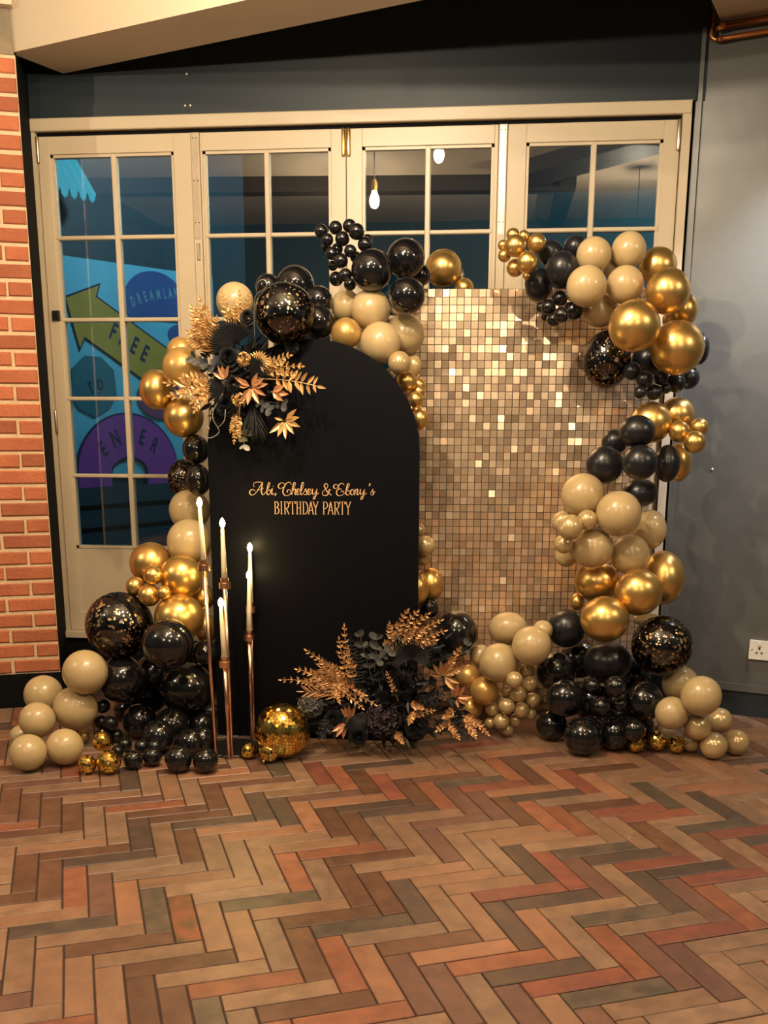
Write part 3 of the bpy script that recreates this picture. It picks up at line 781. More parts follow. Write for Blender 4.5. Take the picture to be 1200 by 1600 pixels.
SCRIPT = {
 'A': [[(176, 214), (152, 204), (134, 220), (140, 240), (163, 241), (188, 218), (210, 182), (231, 152)], [(168, 186), (165, 163), (185, 151), (232, 152)], [(231, 152), (224, 190), (222, 225), (232, 241), (250, 226)], [(190, 207), (212, 205), (238, 194)]],
 'b': [[(250, 226), (274, 190), (285, 162), (279, 153), (270, 172), (261, 212), (263, 236), (276, 240), (288, 224), (283, 207), (270, 213)]],
 'i': [[(287, 214), (301, 197), (296, 224), (301, 240), (314, 230)], [(307, 181), (309, 184)]],
 'comma': [[(322, 229), (327, 236), (318, 247)]],
 'C': [[(400, 168), (375, 155), (352, 165), (345, 184), (358, 197), (380, 188)], [(440, 168), (430, 151), (407, 158), (386, 190), (378, 222), (391, 244), (416, 245), (436, 226), (431, 206), (412, 208), (410, 224)]],
 'h': [[(434, 236), (460, 190), (471, 162), (463, 152), (453, 177), (442, 240)], [(445, 226), (460, 201), (471, 203), (466, 230), (472, 240), (483, 230)]],
 'e': [[(482, 228), (498, 212), (495, 197), (483, 204), (480, 226), (488, 240), (504, 231)]],
 'l': [[(504, 231), (521, 195), (531, 162), (523, 152), (513, 182), (508, 228), (514, 240), (527, 231)]],
 's': [[(527, 231), (544, 197), (547, 211), (554, 224), (547, 239), (532, 238)], [(554, 228), (562, 228)]],
 'e2': [[(560, 229), (578, 212), (575, 197), (563, 204), (560, 226), (568, 240), (586, 226)]],
 'y': [[(588, 206), (594, 200), (592, 225), (600, 237), (615, 222), (626, 198)], [(626, 198), (618, 240), (608, 268), (598, 270), (602, 254), (622, 240), (641, 226)]],
 'amp': [[(729, 206), (715, 204), (712, 226), (696, 243), (673, 243), (665, 225), (680, 206), (700, 190), (705, 170), (692, 160), (680, 173), (688, 195), (706, 225), (731, 241)]],
 'E': [[(824, 172), (811, 158), (790, 165), (780, 185), (790, 198), (806, 198)], [(790, 198), (772, 206), (768, 228), (780, 245), (805, 243), (822, 228), (815, 212), (800, 218)], [(782, 176), (762, 165), (747, 178), (754, 195), (771, 190)]],
 'b2': [[(828, 232), (850, 190), (861, 167), (853, 159), (845, 176), (836, 215), (839, 237), (853, 240), (865, 225), (858, 208), (846, 214)]],
 'o': [[(882, 200), (871, 212), (870, 232), (882, 240), (893, 225), (889, 206), (881, 200)], [(890, 209), (901, 208)]],
 'n': [[(903, 200), (898, 240)], [(900, 223), (913, 200), (921, 203), (916, 230), (922, 240), (934, 226)]],
 'y2': [[(936, 204), (941, 201), (938, 225), (946, 237), (959, 222), (969, 200)], [(969, 200), (962, 240), (952, 268), (942, 270), (946, 254), (966, 240), (986, 226)]],
 'apostrophe': [[(1005, 158), (1009, 163), (1003, 176)]],
 's2': [[(1012, 232), (1029, 199), (1027, 212), (1035, 225), (1029, 239), (1015, 238)], [(1035, 228), (1047, 214)]],
}
mb = MB()
for strokes in SCRIPT.values():
    for st in strokes: ribbon(mb, spline(st, 6), lambda d: 3.6 + 4.2 * max(0.0, d.y))
mb.build('script_lettering', M['letter_gold'], arch)['label'] = 'gold script lettering naming three people'
CT, CB = 288, 381
def arc(cx, cy, rx, ry, a0, a1, n=10): return [(cx + rx * math.cos(R(a0 + (a1 - a0) * i / n)), cy + ry * math.sin(R(a0 + (a1 - a0) * i / n))) for i in range(n + 1)]
def stem(x): return [[(x, CT), (x, CB)], [(x - 7, CT + 2), (x + 7, CT + 2)], [(x - 7, CB - 2), (x + 7, CB - 2)]]
def g_B(x): return stem(x + 6) + [[(x + 6, CT + 2)] + arc(x + 14, CT + 23, 16, 21, -90, 90) + [(x + 6, CT + 44)], [(x + 6, CT + 44)] + arc(x + 15, CB - 25, 19, 23, -90, 90) + [(x + 6, CB - 2)]]
def g_P(x): return stem(x + 6) + [[(x + 6, CT + 2)] + arc(x + 15, CT + 26, 19, 24, -90, 90) + [(x + 6, CT + 50)]]
def g_R(x): return g_P(x) + [[(x + 16, CT + 50), (x + 34, CB)]]
def g_D(x): return stem(x + 6) + [[(x + 6, CT + 2)] + arc(x + 14, (CT + CB) / 2, 24, (CB - CT) / 2 - 2, -90, 90, 14) + [(x + 6, CB - 2)]]
def g_T(x): return stem(x + 20) + [[(x, CT + 2), (x + 40, CT + 2)], [(x + 1, CT), (x + 1, CT + 18)], [(x + 39, CT), (x + 39, CT + 18)]]
def g_H(x): return stem(x + 6) + stem(x + 30) + [[(x + 6, 334), (x + 30, 334)]]
def g_I(x): return stem(x + 7)
def g_A(x): return [[(x, CB), (x + 18, CT)], [(x + 18, CT), (x + 35, CB)], [(x + 7, 352), (x + 28, 352)], [(x - 5, CB - 2), (x + 6, CB - 2)], [(x + 29, CB - 2), (x + 40, CB - 2)]]
def g_Y(x): return [[(x, CT), (x + 17, 338)], [(x + 35, CT), (x + 17, 338)], [(x + 17, 338), (x + 17, CB)], [(x + 10, CB - 2), (x + 24, CB - 2)], [(x - 5, CT + 2), (x + 6, CT + 2)], [(x + 29, CT + 2), (x + 40, CT + 2)]]
mb = MB()
for fn, x in ((g_B, 313), (g_I, 358), (g_R, 385), (g_T, 427), (g_H, 474), (g_D, 520), (g_A, 563), (g_Y, 598), (g_P, 668), (g_A, 706), (g_R, 750), (g_T, 789), (g_Y, 834)):
    for st in fn(x): ribbon(mb, st, lambda d: 3.0 + 3.0 * abs(d.y))
mb.build('capital_lettering', M['letter_gold'], arch)['label'] = 'gold narrow capitals reading BIRTHDAY PARTY'

# ------------------------------------------------------------------ sequin wall
SY = 4.78
SROT = R(5.0)
sc_ = Vector(((0.103, 4.780, 1.250)[0], SY, 0))
SD = Vector((math.cos(SROT), math.sin(SROT), 0)); SN = Vector((math.sin(SROT), -math.cos(SROT), 0))
STOP = (-0.142, 4.760, 1.926)[2]
SW = 1.14
def sp(a, z, out): return sc_ + SD * a + SN * out + Vector((0, 0, z))
sw = empty('sequin_wall', sc_, 'tall champagne gold sequin wall behind the right garland', 'backdrop')
mb = MB(); mb.prism([(-SW / 2, 0.03), (-SW / 2, STOP), (SW / 2, STOP), (SW / 2, 0.03)], sp, -0.008, -0.020); mb.build('backing_board', M['sequin_back'], sw)
for s in (-1, 1):
    mb = MB(); mb.tube([sp(s * 0.5, 0.0, -0.035), sp(s * 0.5, STOP - 0.02, -0.035)], 0.014, 8); mb.build('stand_post', M['base_black'], sw)
    mb = MB(); mb.tube([sp(s * 0.5, 0.012, -0.15), sp(s * 0.5, 0.012, 0.05)], 0.012, 8); mb.build('stand_foot', M['base_black'], sw)
CW, CH = 0.0310, 0.0331
mb = MB(); mb.box(-CW / 2 + 0.0012, CW / 2 - 0.0012, -0.0004, 0.0004, -CH + 0.0022, 0.0, 0)
me_seq = mb.mesh('sequin', M['sequin'])
cols, rows = int(SW / CW), int((STOP - 0.05) / CH)
cells = []
for r_ in range(rows):
    for c_ in range(cols):
        a = -SW / 2 + (c_ + 0.5) * (SW / cols); z = STOP - 0.003 - r_ * CH
        seen = (-0.50 < a < 0.16 and z > 0.95 and z < STOP) or (-0.42 < a < 0.06 and z > 0.62)
        cells.append((0 if seen else 1, abs(z - 1.38) + 0.3 * abs(a + 0.2), a, z))
cells.sort()
rest = MB()
rs = random.Random(11)
for n, (hid, _, a, z) in enumerate(cells):
    rx, rz = rs.gauss(R(1.0), R(2.3)), rs.gauss(0, R(2.6))
    if rs.random() < 0.03: rx += rs.uniform(R(4), R(10))
    if rs.random() < 0.02: rz += rs.choice((-1, 1)) * rs.uniform(R(5), R(14))
    p = sp(a, z, 0.0)
    e = Euler((-rx, 0, SROT + rz))
    if n < 300:
        inst('sequin', me_seq, p - sc_, sw, e)
    else:
        T = Matrix.Translation(p) @ e.to_matrix().to_4x4()
        rest.add([T @ v.co for v in me_seq.vertices], [tuple(q.vertices) for q in me_seq.polygons])
rest.build('sequins', M['sequin'], sw)['kind'] = 'stuff'

# ------------------------------------------------------------------ candle stand and candles
BASEC = (-1.100, 4.114, 0.000)
cs = empty('candle_stand', BASEC, 'rose gold five stem floor candle stand on a black base', 'candle stand')
mb = MB(); mb.lathe([(0.120, 0.0), (0.122, 0.006), (0.118, 0.012), (0.0, 0.013)], BASEC, 32); mb.build('base', M['base_black'], cs, True, 30)
STEMS = [  # floor point, cup level, candle foot, flame top
    ((-1.141, 3.980, 0.000), (318.5, 884), (-1.164, 3.985, 0.806), (-1.167, 3.985, 0.844), (-1.172, 3.985, 1.038)),
    ((-1.075, 3.988, 0.000), (351, 912), (-1.085, 3.995, 0.734), (-1.084, 3.995, 0.760), (-1.086, 3.995, 0.958)),
    ((-1.047, 4.257, 0.000), (391, 949), (-1.049, 4.270, 0.587), (-1.044, 4.270, 0.612), (-1.045, 4.270, 0.829)),
    ((-1.047, 4.220, 0.000), (389, 993), (-1.046, 4.220, 0.474), (-1.045, 4.220, 0.502), (-1.040, 4.220, 0.719)),
    ((-1.086, 3.978, 0.000), (351, 1035), (-1.090, 3.975, 0.415), (-1.092, 3.975, 0.445), (-1.098, 3.975, 0.644)),
]
CL = ['tallest taper candle, leftmost on the stand', 'second tallest taper candle, beside the tallest', 'taper candle standing partly behind another on the right of the stand', 'front one of the two right hand taper candles', 'lowest taper candle, in the middle of the stand']
for (ft, _, cup, foot, top), lab in zip(STEMS, CL):
    ft, cup, foot, top = map(Vector, (ft, cup, foot, top))
    mb = MB(); mb.tube([ft, ft.lerp(cup, 0.5), cup], [0.0062, 0.0072, 0.0085], 10); st = mb.build('stem', M['rose_gold'], cs, True)
    mb = MB(); mb.lathe([(0.006, -0.020), (0.0235, -0.019), (0.0235, 0.005), (0.020, 0.006), (0.0195, -0.008), (0.0155, -0.008), (0.0155, 0.024), (0.0128, 0.025), (0.0128, 0.0)], cup, 20)
    mb.build('cup', M['rose_gold'], st, True, 35)
    cd = empty('taper_candle', foot, lab, 'candle', 'taper candles on the stand')
    base = Vector((cup.x, cup.y, cup.z + 0.003)); d = (top - base)
    mb = MB(); mb.tube([base, base + d * 0.5, base + d * 0.97, base + d], [0.0118, 0.0100, 0.0068, 0.0045], 14); mb.build('wax', M['wax'], cd, True)
    mb = MB(); mb.lathe([(0.003, -0.003), (0.0090, 0.006), (0.0115, 0.016), (0.0090, 0.027), (0.0018, 0.037)], top, 12); mb.build('flame', M['flame'], cd, True)
    ld = bpy.data.lights.new('candle_light', 'POINT'); ld.energy = 0.55; ld.color = (1.0, 0.72, 0.22); ld.shadow_soft_size = 0.012
    lo = bpy.data.objects.new('candle_light', ld); COL.objects.link(lo); lo.parent = cd
    lo.location = Vector((top.x, top.y - 0.018, top.z + 0.018)) - foot

# ------------------------------------------------------------------ balloons
def balloon_mesh(name, mat, segs=28, rings=18):
    prof = []
    for i in range(rings + 1):
        th = math.pi * (1 - i / rings)          # from neck (-z) to top
        z = math.cos(th); r = math.sin(th)
        if z < -0.35: z = -0.35 + (z + 0.35) * 1.18    # drawn out towards the neck
        prof.append([r, z])
    prof = [(max(r, 0.0), z) for r, z in prof if z > -1.085]
    prof = [(0.050, -1.185), (0.075, -1.17), (0.045, -1.14), (0.050, -1.12)] + prof
    mb = MB(); mb.lathe([(max(r, 0.012), z) for r, z in prof], (0, 0, 0), segs)
    return mb.mesh(name, mat, True)
BM = {'K': balloon_mesh('black_balloon', M['latex_black']), 'k': balloon_mesh('matt_black_balloon', M['latex_matt']), 'S': balloon_mesh('sand_balloon', M['latex_sand']),
      'P': balloon_mesh('pearl_balloon', M['latex_pearl']), 'G': balloon_mesh('gold_balloon', M['latex_gold']), 'O': balloon_mesh('ochre_balloon', M['latex_ochre']),
      'C': balloon_mesh('confetti_balloon', M['inner_black'])}
BNAME = {'K': 'black_balloon', 'k': 'black_balloon', 'S': 'sand_balloon', 'P': 'pearl_balloon', 'G': 'gold_balloon', 'O': 'ochre_balloon', 'C': 'confetti_balloon'}
def shell_mesh():
    mb = MB(); n, s = 18, 28
    mb.lathe([(max(0.012, 1.03 * math.sin(math.pi * (1 - i / n))), 1.03 * math.cos(math.pi * (1 - i / n))) for i in range(n + 1)], (0, 0, 0), s)
    return mb.mesh('clear_skin', M['shell'], True)
ME_SHELL = shell_mesh()
def flakes_mesh(seed):
    q = random.Random(seed); mb = MB()
    cl = [Vector((q.uniform(-1, 1), q.uniform(-1, 0.3), q.uniform(0.0, 1))).normalized() for _ in range(9)]
    for i in range(330):
        if i % 3: d = (cl[q.randrange(len(cl))] + Vector((q.gauss(0, .30), q.gauss(0, .26), q.gauss(0, .30)))).normalized()
        else: d = Vector((q.gauss(0, 1), q.gauss(0, 1), q.gauss(0, 1))).normalized()
        a = d.orthogonal().normalized(); b = d.cross(a); w = q.uniform(0, 6.28)
        a, b = a * math.cos(w) + b * math.sin(w), b * math.cos(w) - a * math.sin(w)
        s = abs(q.gauss(0.030, 0.018)) + 0.010
        n = q.choice((4, 5, 6)); vs = []
        for k in range(n):
            t = 2 * math.pi * k / n; rr = s * q.uniform(0.5, 1.3)
            vs.append((d + a * math.cos(t) * rr + b * math.sin(t) * rr * q.uniform(.4, 1)).normalized() * q.uniform(1.008, 1.018))
        mb.add(vs, [tuple(range(n))])
    return mb.mesh('foil_flakes', M['foil'])
BALLOONS = {
    'arch_top_black': [
        (-1.005, 4.560, 1.919, 0.054, 0.054, 'K'),
        (-0.884, 4.535, 1.920, 0.081, 0.081, 'K'),
        (-0.781, 4.500, 1.854, 0.062, 0.062, 'K'),
        (-0.771, 4.421, 1.763, 0.071, 0.071, 'K'),
    ],
    'arch_top_sand': [
        (-1.111, 4.400, 1.844, 0.077, 0.077, 'S'),
    ],
    'arch_top_confetti': [
        (-0.877, 4.274, 1.783, 0.118, 0.118, 'C'),
    ],
    'left_gold_top': [
        (-1.366, 4.460, 1.652, 0.060, 0.060, 'O'),
        (-1.326, 4.338, 1.581, 0.082, 0.082, 'O'),
        (-1.480, 4.460, 1.494, 0.074, 0.085, 'G'),
        (-1.367, 4.460, 1.380, 0.086, 0.086, 'G'),
    ],
    'left_black_mid': [
        (-1.315, 4.447, 1.245, 0.058, 0.064, 'K'),
    ],
    'left_confetti_mid': [
        (-1.433, 4.656, 1.107, 0.076, 0.088, 'C'),
    ],
    'left_black_mid2': [
        (-1.301, 4.412, 1.117, 0.055, 0.069, 'K'),
    ],
    'left_sand_mid': [
        (-1.392, 4.572, 0.973, 0.092, 0.092, 'S'),
        (-1.361, 4.449, 0.846, 0.099, 0.099, 'S'),
    ],
    'left_gold_big': [
        (-1.304, 4.420, 0.603, 0.057, 0.057, 'G'),
        (-1.292, 4.420, 0.461, 0.049, 0.069, 'G'),
        (-1.531, 4.420, 0.750, 0.094, 0.094, 'G'),
        (-1.361, 4.315, 0.709, 0.094, 0.094, 'G'),
        (-1.352, 4.226, 0.546, 0.107, 0.101, 'G'),
    ],
    'left_gold_small': [
        (-1.402, 4.190, 0.659, 0.030, 0.030, 'G'),
        (-1.462, 4.238, 0.724, 0.041, 0.041, 'G'),
        (-1.557, 4.280, 0.669, 0.042, 0.042, 'G'),
        (-1.480, 4.228, 0.640, 0.048, 0.048, 'G'),
    ],
    'left_confetti_low': [
        (-1.616, 4.220, 0.507, 0.141, 0.141, 'C'),
    ],
    'left_black_fill': [
        (-1.585, 4.450, 0.138, 0.089, 0.089, 'K'),
        (-1.522, 4.354, 0.270, 0.080, 0.080, 'K'),
        (-1.364, 4.440, 0.072, 0.071, 0.071, 'K'),
        (-1.404, 4.038, 0.072, 0.070, 0.070, 'K'),
        (-1.640, 4.325, 0.095, 0.063, 0.063, 'K'),
        (-1.256, 4.008, 0.059, 0.059, 0.059, 'K'),
    ],
    'left_black_big': [
        (-1.267, 4.300, 0.374, 0.062, 0.062, 'K'),
        (-1.345, 4.038, 0.469, 0.108, 0.108, 'K'),
        (-1.352, 4.299, 0.212, 0.125, 0.116, 'K'),
        (-1.604, 4.181, 0.275, 0.103, 0.103, 'K'),
        (-1.283, 4.260, 0.058, 0.057, 0.057, 'K'),
        (-1.547, 4.211, 0.084, 0.076, 0.076, 'K'),
        (-1.388, 4.175, 0.080, 0.078, 0.078, 'K'),
        (-1.217, 4.043, 0.061, 0.059, 0.059, 'K'),
        (-1.246, 3.805, 0.054, 0.054, 0.054, 'K'),
        (-1.137, 3.810, 0.052, 0.051, 0.051, 'K'),
    ],
    'left_black_small': [
        (-1.202, 4.150, 0.154, 0.033, 0.033, 'K'),
        (-1.698, 4.150, 0.090, 0.031, 0.031, 'K'),
        (-1.689, 4.154, 0.162, 0.033, 0.033, 'K'),
        (-1.638, 4.106, 0.100, 0.033, 0.033, 'K'),
        (-1.635, 4.150, 0.032, 0.031, 0.031, 'K'),
        (-1.670, 4.091, 0.040, 0.039, 0.039, 'K'),
        (-1.552, 4.033, 0.031, 0.030, 0.030, 'K'),
        (-1.553, 3.950, 0.027, 0.027, 0.027, 'K'),
        (-1.445, 3.938, 0.057, 0.029, 0.029, 'K'),
        (-1.390, 3.939, 0.059, 0.029, 0.029, 'K'),
        (-1.375, 3.865, 0.040, 0.039, 0.039, 'K'),
        (-1.439, 3.820, 0.039, 0.039, 0.039, 'K'),
    ],
    'left_sand_low': [
        (-1.777, 4.135, 0.028, 0.028, 0.028, 'O'),
        (-2.027, 4.060, 0.045, 0.044, 0.044, 'S'),
        (-1.709, 4.041, 0.340, 0.094, 0.094, 'S'),
        (-1.974, 4.200, 0.192, 0.085, 0.085, 'S'),
        (-1.776, 4.072, 0.173, 0.094, 0.094, 'S'),
        (-1.891, 3.946, 0.152, 0.075, 0.075, 'S'),
        (-1.846, 3.750, 0.076, 0.074, 0.074, 'S'),
        (-1.730, 3.835, 0.077, 0.075, 0.075, 'S'),
    ],
    'bunch_black': [
        (-0.579, 4.550, 2.099, 0.021, 0.021, 'K'),
        (-0.706, 4.550, 2.063, 0.024, 0.024, 'K'),
        (-0.628, 4.550, 2.030, 0.024, 0.024, 'K'),
        (-0.754, 4.550, 2.072, 0.021, 0.021, 'K'),
        (-0.725, 4.550, 1.998, 0.021, 0.021, 'K'),
        (-0.653, 4.550, 1.924, 0.026, 0.026, 'K'),
        (-0.773, 4.550, 2.134, 0.028, 0.028, 'K'),
        (-0.712, 4.550, 2.146, 0.028, 0.028, 'K'),
        (-0.654, 4.550, 2.152, 0.028, 0.028, 'K'),
        (-0.742, 4.512, 2.094, 0.026, 0.026, 'K'),
        (-0.584, 4.506, 2.073, 0.030, 0.030, 'K'),
        (-0.617, 4.491, 2.120, 0.033, 0.033, 'K'),
        (-0.680, 4.521, 2.098, 0.030, 0.030, 'K'),
        (-0.722, 4.499, 2.039, 0.026, 0.026, 'K'),
        (-0.645, 4.508, 2.048, 0.026, 0.026, 'K'),
        (-0.678, 4.459, 2.004, 0.030, 0.030, 'K'),
        (-0.711, 4.550, 1.946, 0.030, 0.030, 'K'),
        (-0.654, 4.425, 1.944, 0.027, 0.027, 'K'),
    ],
    'arch_black_big': [
        (-0.365, 4.660, 1.970, 0.044, 0.044, 'K'),
        (-0.421, 4.569, 2.025, 0.081, 0.081, 'K'),
        (-0.548, 4.444, 1.964, 0.084, 0.084, 'K'),
        (-0.400, 4.416, 1.862, 0.074, 0.074, 'K'),
    ],
    'wall_top_gold': [
        (-0.189, 4.900, 1.945, 0.043, 0.043, 'G'),
        (-0.282, 4.900, 2.029, 0.081, 0.081, 'G'),
    ],
    'arch_sand': [
        (-0.453, 4.580, 1.829, 0.032, 0.032, 'S'),
        (-0.721, 4.612, 1.774, 0.033, 0.033, 'O'),
        (-0.672, 4.570, 1.840, 0.065, 0.065, 'S'),
        (-0.650, 4.411, 1.717, 0.062, 0.062, 'O'),
        (-0.559, 4.494, 1.816, 0.083, 0.083, 'S'),
        (-0.421, 4.557, 1.723, 0.084, 0.084, 'S'),
        (-0.512, 4.435, 1.680, 0.085, 0.085, 'S'),
    ],
    'arch_pearl': [
        (-0.482, 4.560, 1.563, 0.025, 0.025, 'P'),
        (-0.384, 4.560, 1.594, 0.035, 0.046, 'P'),
        (-0.428, 4.397, 1.599, 0.047, 0.047, 'P'),
    ],
    'arch_gold_small': [
        (-0.359, 4.540, 1.515, 0.030, 0.030, 'G'),
        (-0.355, 4.492, 1.487, 0.027, 0.027, 'G'),
        (-0.405, 4.470, 1.528, 0.044, 0.044, 'G'),
        (-0.383, 4.540, 1.409, 0.041, 0.041, 'G'),
        (-0.364, 4.444, 1.455, 0.033, 0.033, 'G'),
        (-0.347, 4.476, 1.375, 0.038, 0.043, 'G'),
    ],
    'arch_low_sand': [
        (-0.348, 4.520, 0.904, 0.028, 0.028, 'P'),
        (-0.333, 4.520, 0.787, 0.039, 0.039, 'P'),
        (-0.317, 4.456, 0.843, 0.044, 0.044, 'P'),
    ],
    'arch_low_gold': [
        (-0.297, 4.520, 0.665, 0.062, 0.074, 'G'),
        (-0.337, 4.410, 0.662, 0.042, 0.066, 'G'),
    ],
    'arch_low_black': [
        (-0.299, 4.477, 0.567, 0.045, 0.045, 'K'),
        (-0.177, 4.520, 0.446, 0.094, 0.106, 'K'),
    ],
    'right_gold_small_top': [
        (0.080, 4.480, 1.940, 0.016, 0.016, 'G'),
        (-0.019, 4.480, 2.058, 0.021, 0.021, 'G'),
        (-0.012, 4.459, 2.016, 0.026, 0.026, 'G'),
        (0.020, 4.480, 2.096, 0.027, 0.027, 'G'),
        (0.063, 4.460, 2.088, 0.023, 0.023, 'G'),
        (0.033, 4.480, 1.971, 0.035, 0.035, 'G'),
        (0.115, 4.450, 2.060, 0.037, 0.037, 'G'),
        (0.031, 4.415, 2.045, 0.043, 0.043, 'G'),
        (0.079, 4.374, 1.979, 0.042, 0.042, 'G'),
    ],
    'right_black_top': [
        (0.274, 4.550, 2.057, 0.047, 0.047, 'k'),
        (0.174, 4.550, 2.036, 0.052, 0.052, 'k'),
        (0.132, 4.550, 1.914, 0.058, 0.066, 'k'),
        (0.219, 4.464, 1.961, 0.066, 0.072, 'k'),
    ],
    'right_black_small_top': [
        (0.142, 4.500, 1.821, 0.021, 0.021, 'K'),
        (0.164, 4.500, 1.786, 0.021, 0.021, 'K'),
        (0.274, 4.500, 1.808, 0.039, 0.039, 'K'),
        (0.218, 4.500, 1.855, 0.031, 0.031, 'K'),
        (0.171, 4.460, 1.817, 0.031, 0.031, 'K'),
        (0.193, 4.431, 1.768, 0.028, 0.028, 'K'),
        (0.220, 4.383, 1.780, 0.031, 0.031, 'K'),
    ],
    'right_sand_top': [
        (0.428, 4.560, 1.974, 0.037, 0.037, 'S'),
        (0.385, 4.560, 1.815, 0.079, 0.069, 'S'),
        (0.483, 4.499, 2.035, 0.069, 0.072, 'S'),
        (0.343, 4.466, 2.014, 0.070, 0.070, 'S'),
        (0.469, 4.432, 1.897, 0.074, 0.074, 'S'),
        (0.313, 4.366, 1.885, 0.079, 0.079, 'S'),
    ],
    'right_gold_top': [
        (0.690, 4.580, 1.775, 0.047, 0.047, 'G'),
        (0.710, 4.482, 1.805, 0.057, 0.067, 'G'),
        (0.612, 4.580, 1.984, 0.076, 0.076, 'G'),
        (0.629, 4.371, 1.864, 0.086, 0.088, 'G'),
        (0.681, 4.395, 1.654, 0.106, 0.106, 'G'),
        (0.496, 4.280, 1.728, 0.099, 0.099, 'G'),
    ],
    'right_confetti_top': [
        (0.423, 4.550, 1.617, 0.096, 0.114, 'C'),
    ],
    'right_black_behind': [
        (0.601, 4.620, 1.621, 0.070, 0.070, 'k'),
        (0.810, 4.620, 1.664, 0.037, 0.064, 'k'),
        (0.769, 4.620, 1.548, 0.048, 0.048, 'k'),
        (0.710, 4.553, 1.525, 0.040, 0.040, 'k'),
    ],
    'right_black_small_mid': [
        (0.521, 4.470, 1.568, 0.037, 0.037, 'k'),
        (0.664, 4.500, 1.501, 0.022, 0.022, 'k'),
        (0.639, 4.480, 1.543, 0.031, 0.031, 'k'),
        (0.567, 4.434, 1.534, 0.034, 0.034, 'k'),
        (0.549, 4.403, 1.483, 0.026, 0.026, 'k'),
        (0.614, 4.476, 1.485, 0.034, 0.031, 'k'),
    ],
    'right_gold_mid': [
        (0.727, 4.580, 1.396, 0.073, 0.073, 'G'),
        (0.747, 4.580, 1.200, 0.057, 0.082, 'G'),
        (0.609, 4.475, 1.365, 0.084, 0.084, 'G'),
    ],
    'right_gold_small_mid': [
        (0.808, 4.500, 1.346, 0.038, 0.038, 'G'),
        (0.718, 4.438, 1.330, 0.042, 0.044, 'G'),
        (0.775, 4.394, 1.288, 0.045, 0.045, 'G'),
    ],
    'right_black_mid': [
        (0.473, 4.550, 1.283, 0.054, 0.054, 'k'),
        (0.591, 4.550, 1.073, 0.074, 0.060, 'k'),
        (0.539, 4.338, 1.330, 0.072, 0.064, 'k'),
        (0.430, 4.470, 1.193, 0.078, 0.078, 'k'),
        (0.683, 4.460, 1.200, 0.053, 0.077, 'k'),
        (0.549, 4.282, 1.210, 0.070, 0.070, 'k'),
    ],
    'right_sand_mid': [
        (0.294, 4.550, 0.800, 0.050, 0.050, 'S'),
        (0.641, 4.550, 0.917, 0.071, 0.085, 'S'),
        (0.342, 4.414, 1.069, 0.091, 0.091, 'S'),
        (0.553, 4.464, 0.821, 0.084, 0.084, 'S'),
        (0.483, 4.337, 1.002, 0.093, 0.093, 'S'),
        (0.390, 4.392, 0.854, 0.086, 0.086, 'S'),
    ],
    'right_pearl_mid': [
        (0.263, 4.420, 0.956, 0.046, 0.046, 'P'),
        (0.269, 4.366, 0.871, 0.040, 0.040, 'P'),
        (0.356, 4.319, 0.976, 0.042, 0.042, 'P'),
        (0.285, 4.263, 0.951, 0.052, 0.052, 'P'),
    ],
    'right_gold_low': [
        (0.350, 4.550, 0.597, 0.031, 0.039, 'G'),
        (0.652, 4.550, 0.525, 0.062, 0.028, 'S'),
        (0.711, 4.550, 0.711, 0.092, 0.117, 'G'),
        (0.427, 4.520, 0.692, 0.097, 0.089, 'G'),
        (0.587, 4.373, 0.674, 0.099, 0.099, 'G'),
        (0.447, 4.300, 0.569, 0.101, 0.096, 'G'),
    ],
    'right_confetti_low': [
        (0.702, 4.400, 0.442, 0.125, 0.125, 'C'),
    ],
    'right_black_fill': [
        (0.376, 4.620, 0.322, 0.087, 0.087, 'K'),
        (0.443, 4.620, 0.129, 0.093, 0.093, 'K'),
        (0.607, 4.620, 0.254, 0.092, 0.092, 'K'),
        (0.563, 4.513, 0.088, 0.080, 0.080, 'K'),
        (0.427, 4.386, 0.062, 0.061, 0.061, 'K'),
        (0.632, 4.398, 0.081, 0.061, 0.061, 'K'),
    ],
    'right_black_low': [
        (0.305, 4.500, 0.486, 0.084, 0.084, 'k'),
        (0.487, 4.481, 0.343, 0.106, 0.092, 'k'),
        (0.268, 4.495, 0.292, 0.088, 0.088, 'K'),
        (0.629, 4.317, 0.215, 0.084, 0.084, 'K'),
        (0.254, 4.415, 0.068, 0.068, 0.068, 'K'),
        (0.513, 4.297, 0.075, 0.066, 0.071, 'K'),
        (0.301, 4.326, 0.216, 0.082, 0.082, 'K'),
        (0.375, 4.220, 0.081, 0.081, 0.081, 'K'),
        (0.581, 4.220, 0.119, 0.048, 0.048, 'K'),
    ],
    'right_black_low_small': [
        (0.523, 4.258, 0.214, 0.032, 0.032, 'K'),
        (0.412, 4.330, 0.272, 0.038, 0.038, 'K'),
        (0.495, 4.214, 0.303, 0.045, 0.045, 'K'),
        (0.448, 4.251, 0.205, 0.043, 0.043, 'K'),
    ],
    'right_sand_low': [
        (0.751, 4.450, 0.046, 0.045, 0.045, 'S'),
        (0.799, 4.450, 0.265, 0.078, 0.078, 'S'),
        (0.732, 4.219, 0.196, 0.069, 0.069, 'S'),
        (0.837, 4.180, 0.284, 0.082, 0.082, 'S'),
        (0.838, 4.320, 0.046, 0.046, 0.046, 'S'),
        (0.976, 4.450, 0.104, 0.057, 0.057, 'P'),
        (0.843, 4.236, 0.137, 0.056, 0.056, 'P'),
        (1.021, 4.300, 0.054, 0.054, 0.054, 'P'),
        (0.914, 4.233, 0.057, 0.056, 0.056, 'P'),
    ],
    'foot_gold': [
        (-0.106, 4.500, 0.110, 0.055, 0.055, 'O'),
        (-0.120, 4.500, 0.257, 0.054, 0.054, 'O'),
        (-0.046, 4.428, 0.211, 0.064, 0.064, 'O'),
    ],
    'foot_sand': [
        (0.199, 4.429, 0.489, 0.044, 0.044, 'S'),
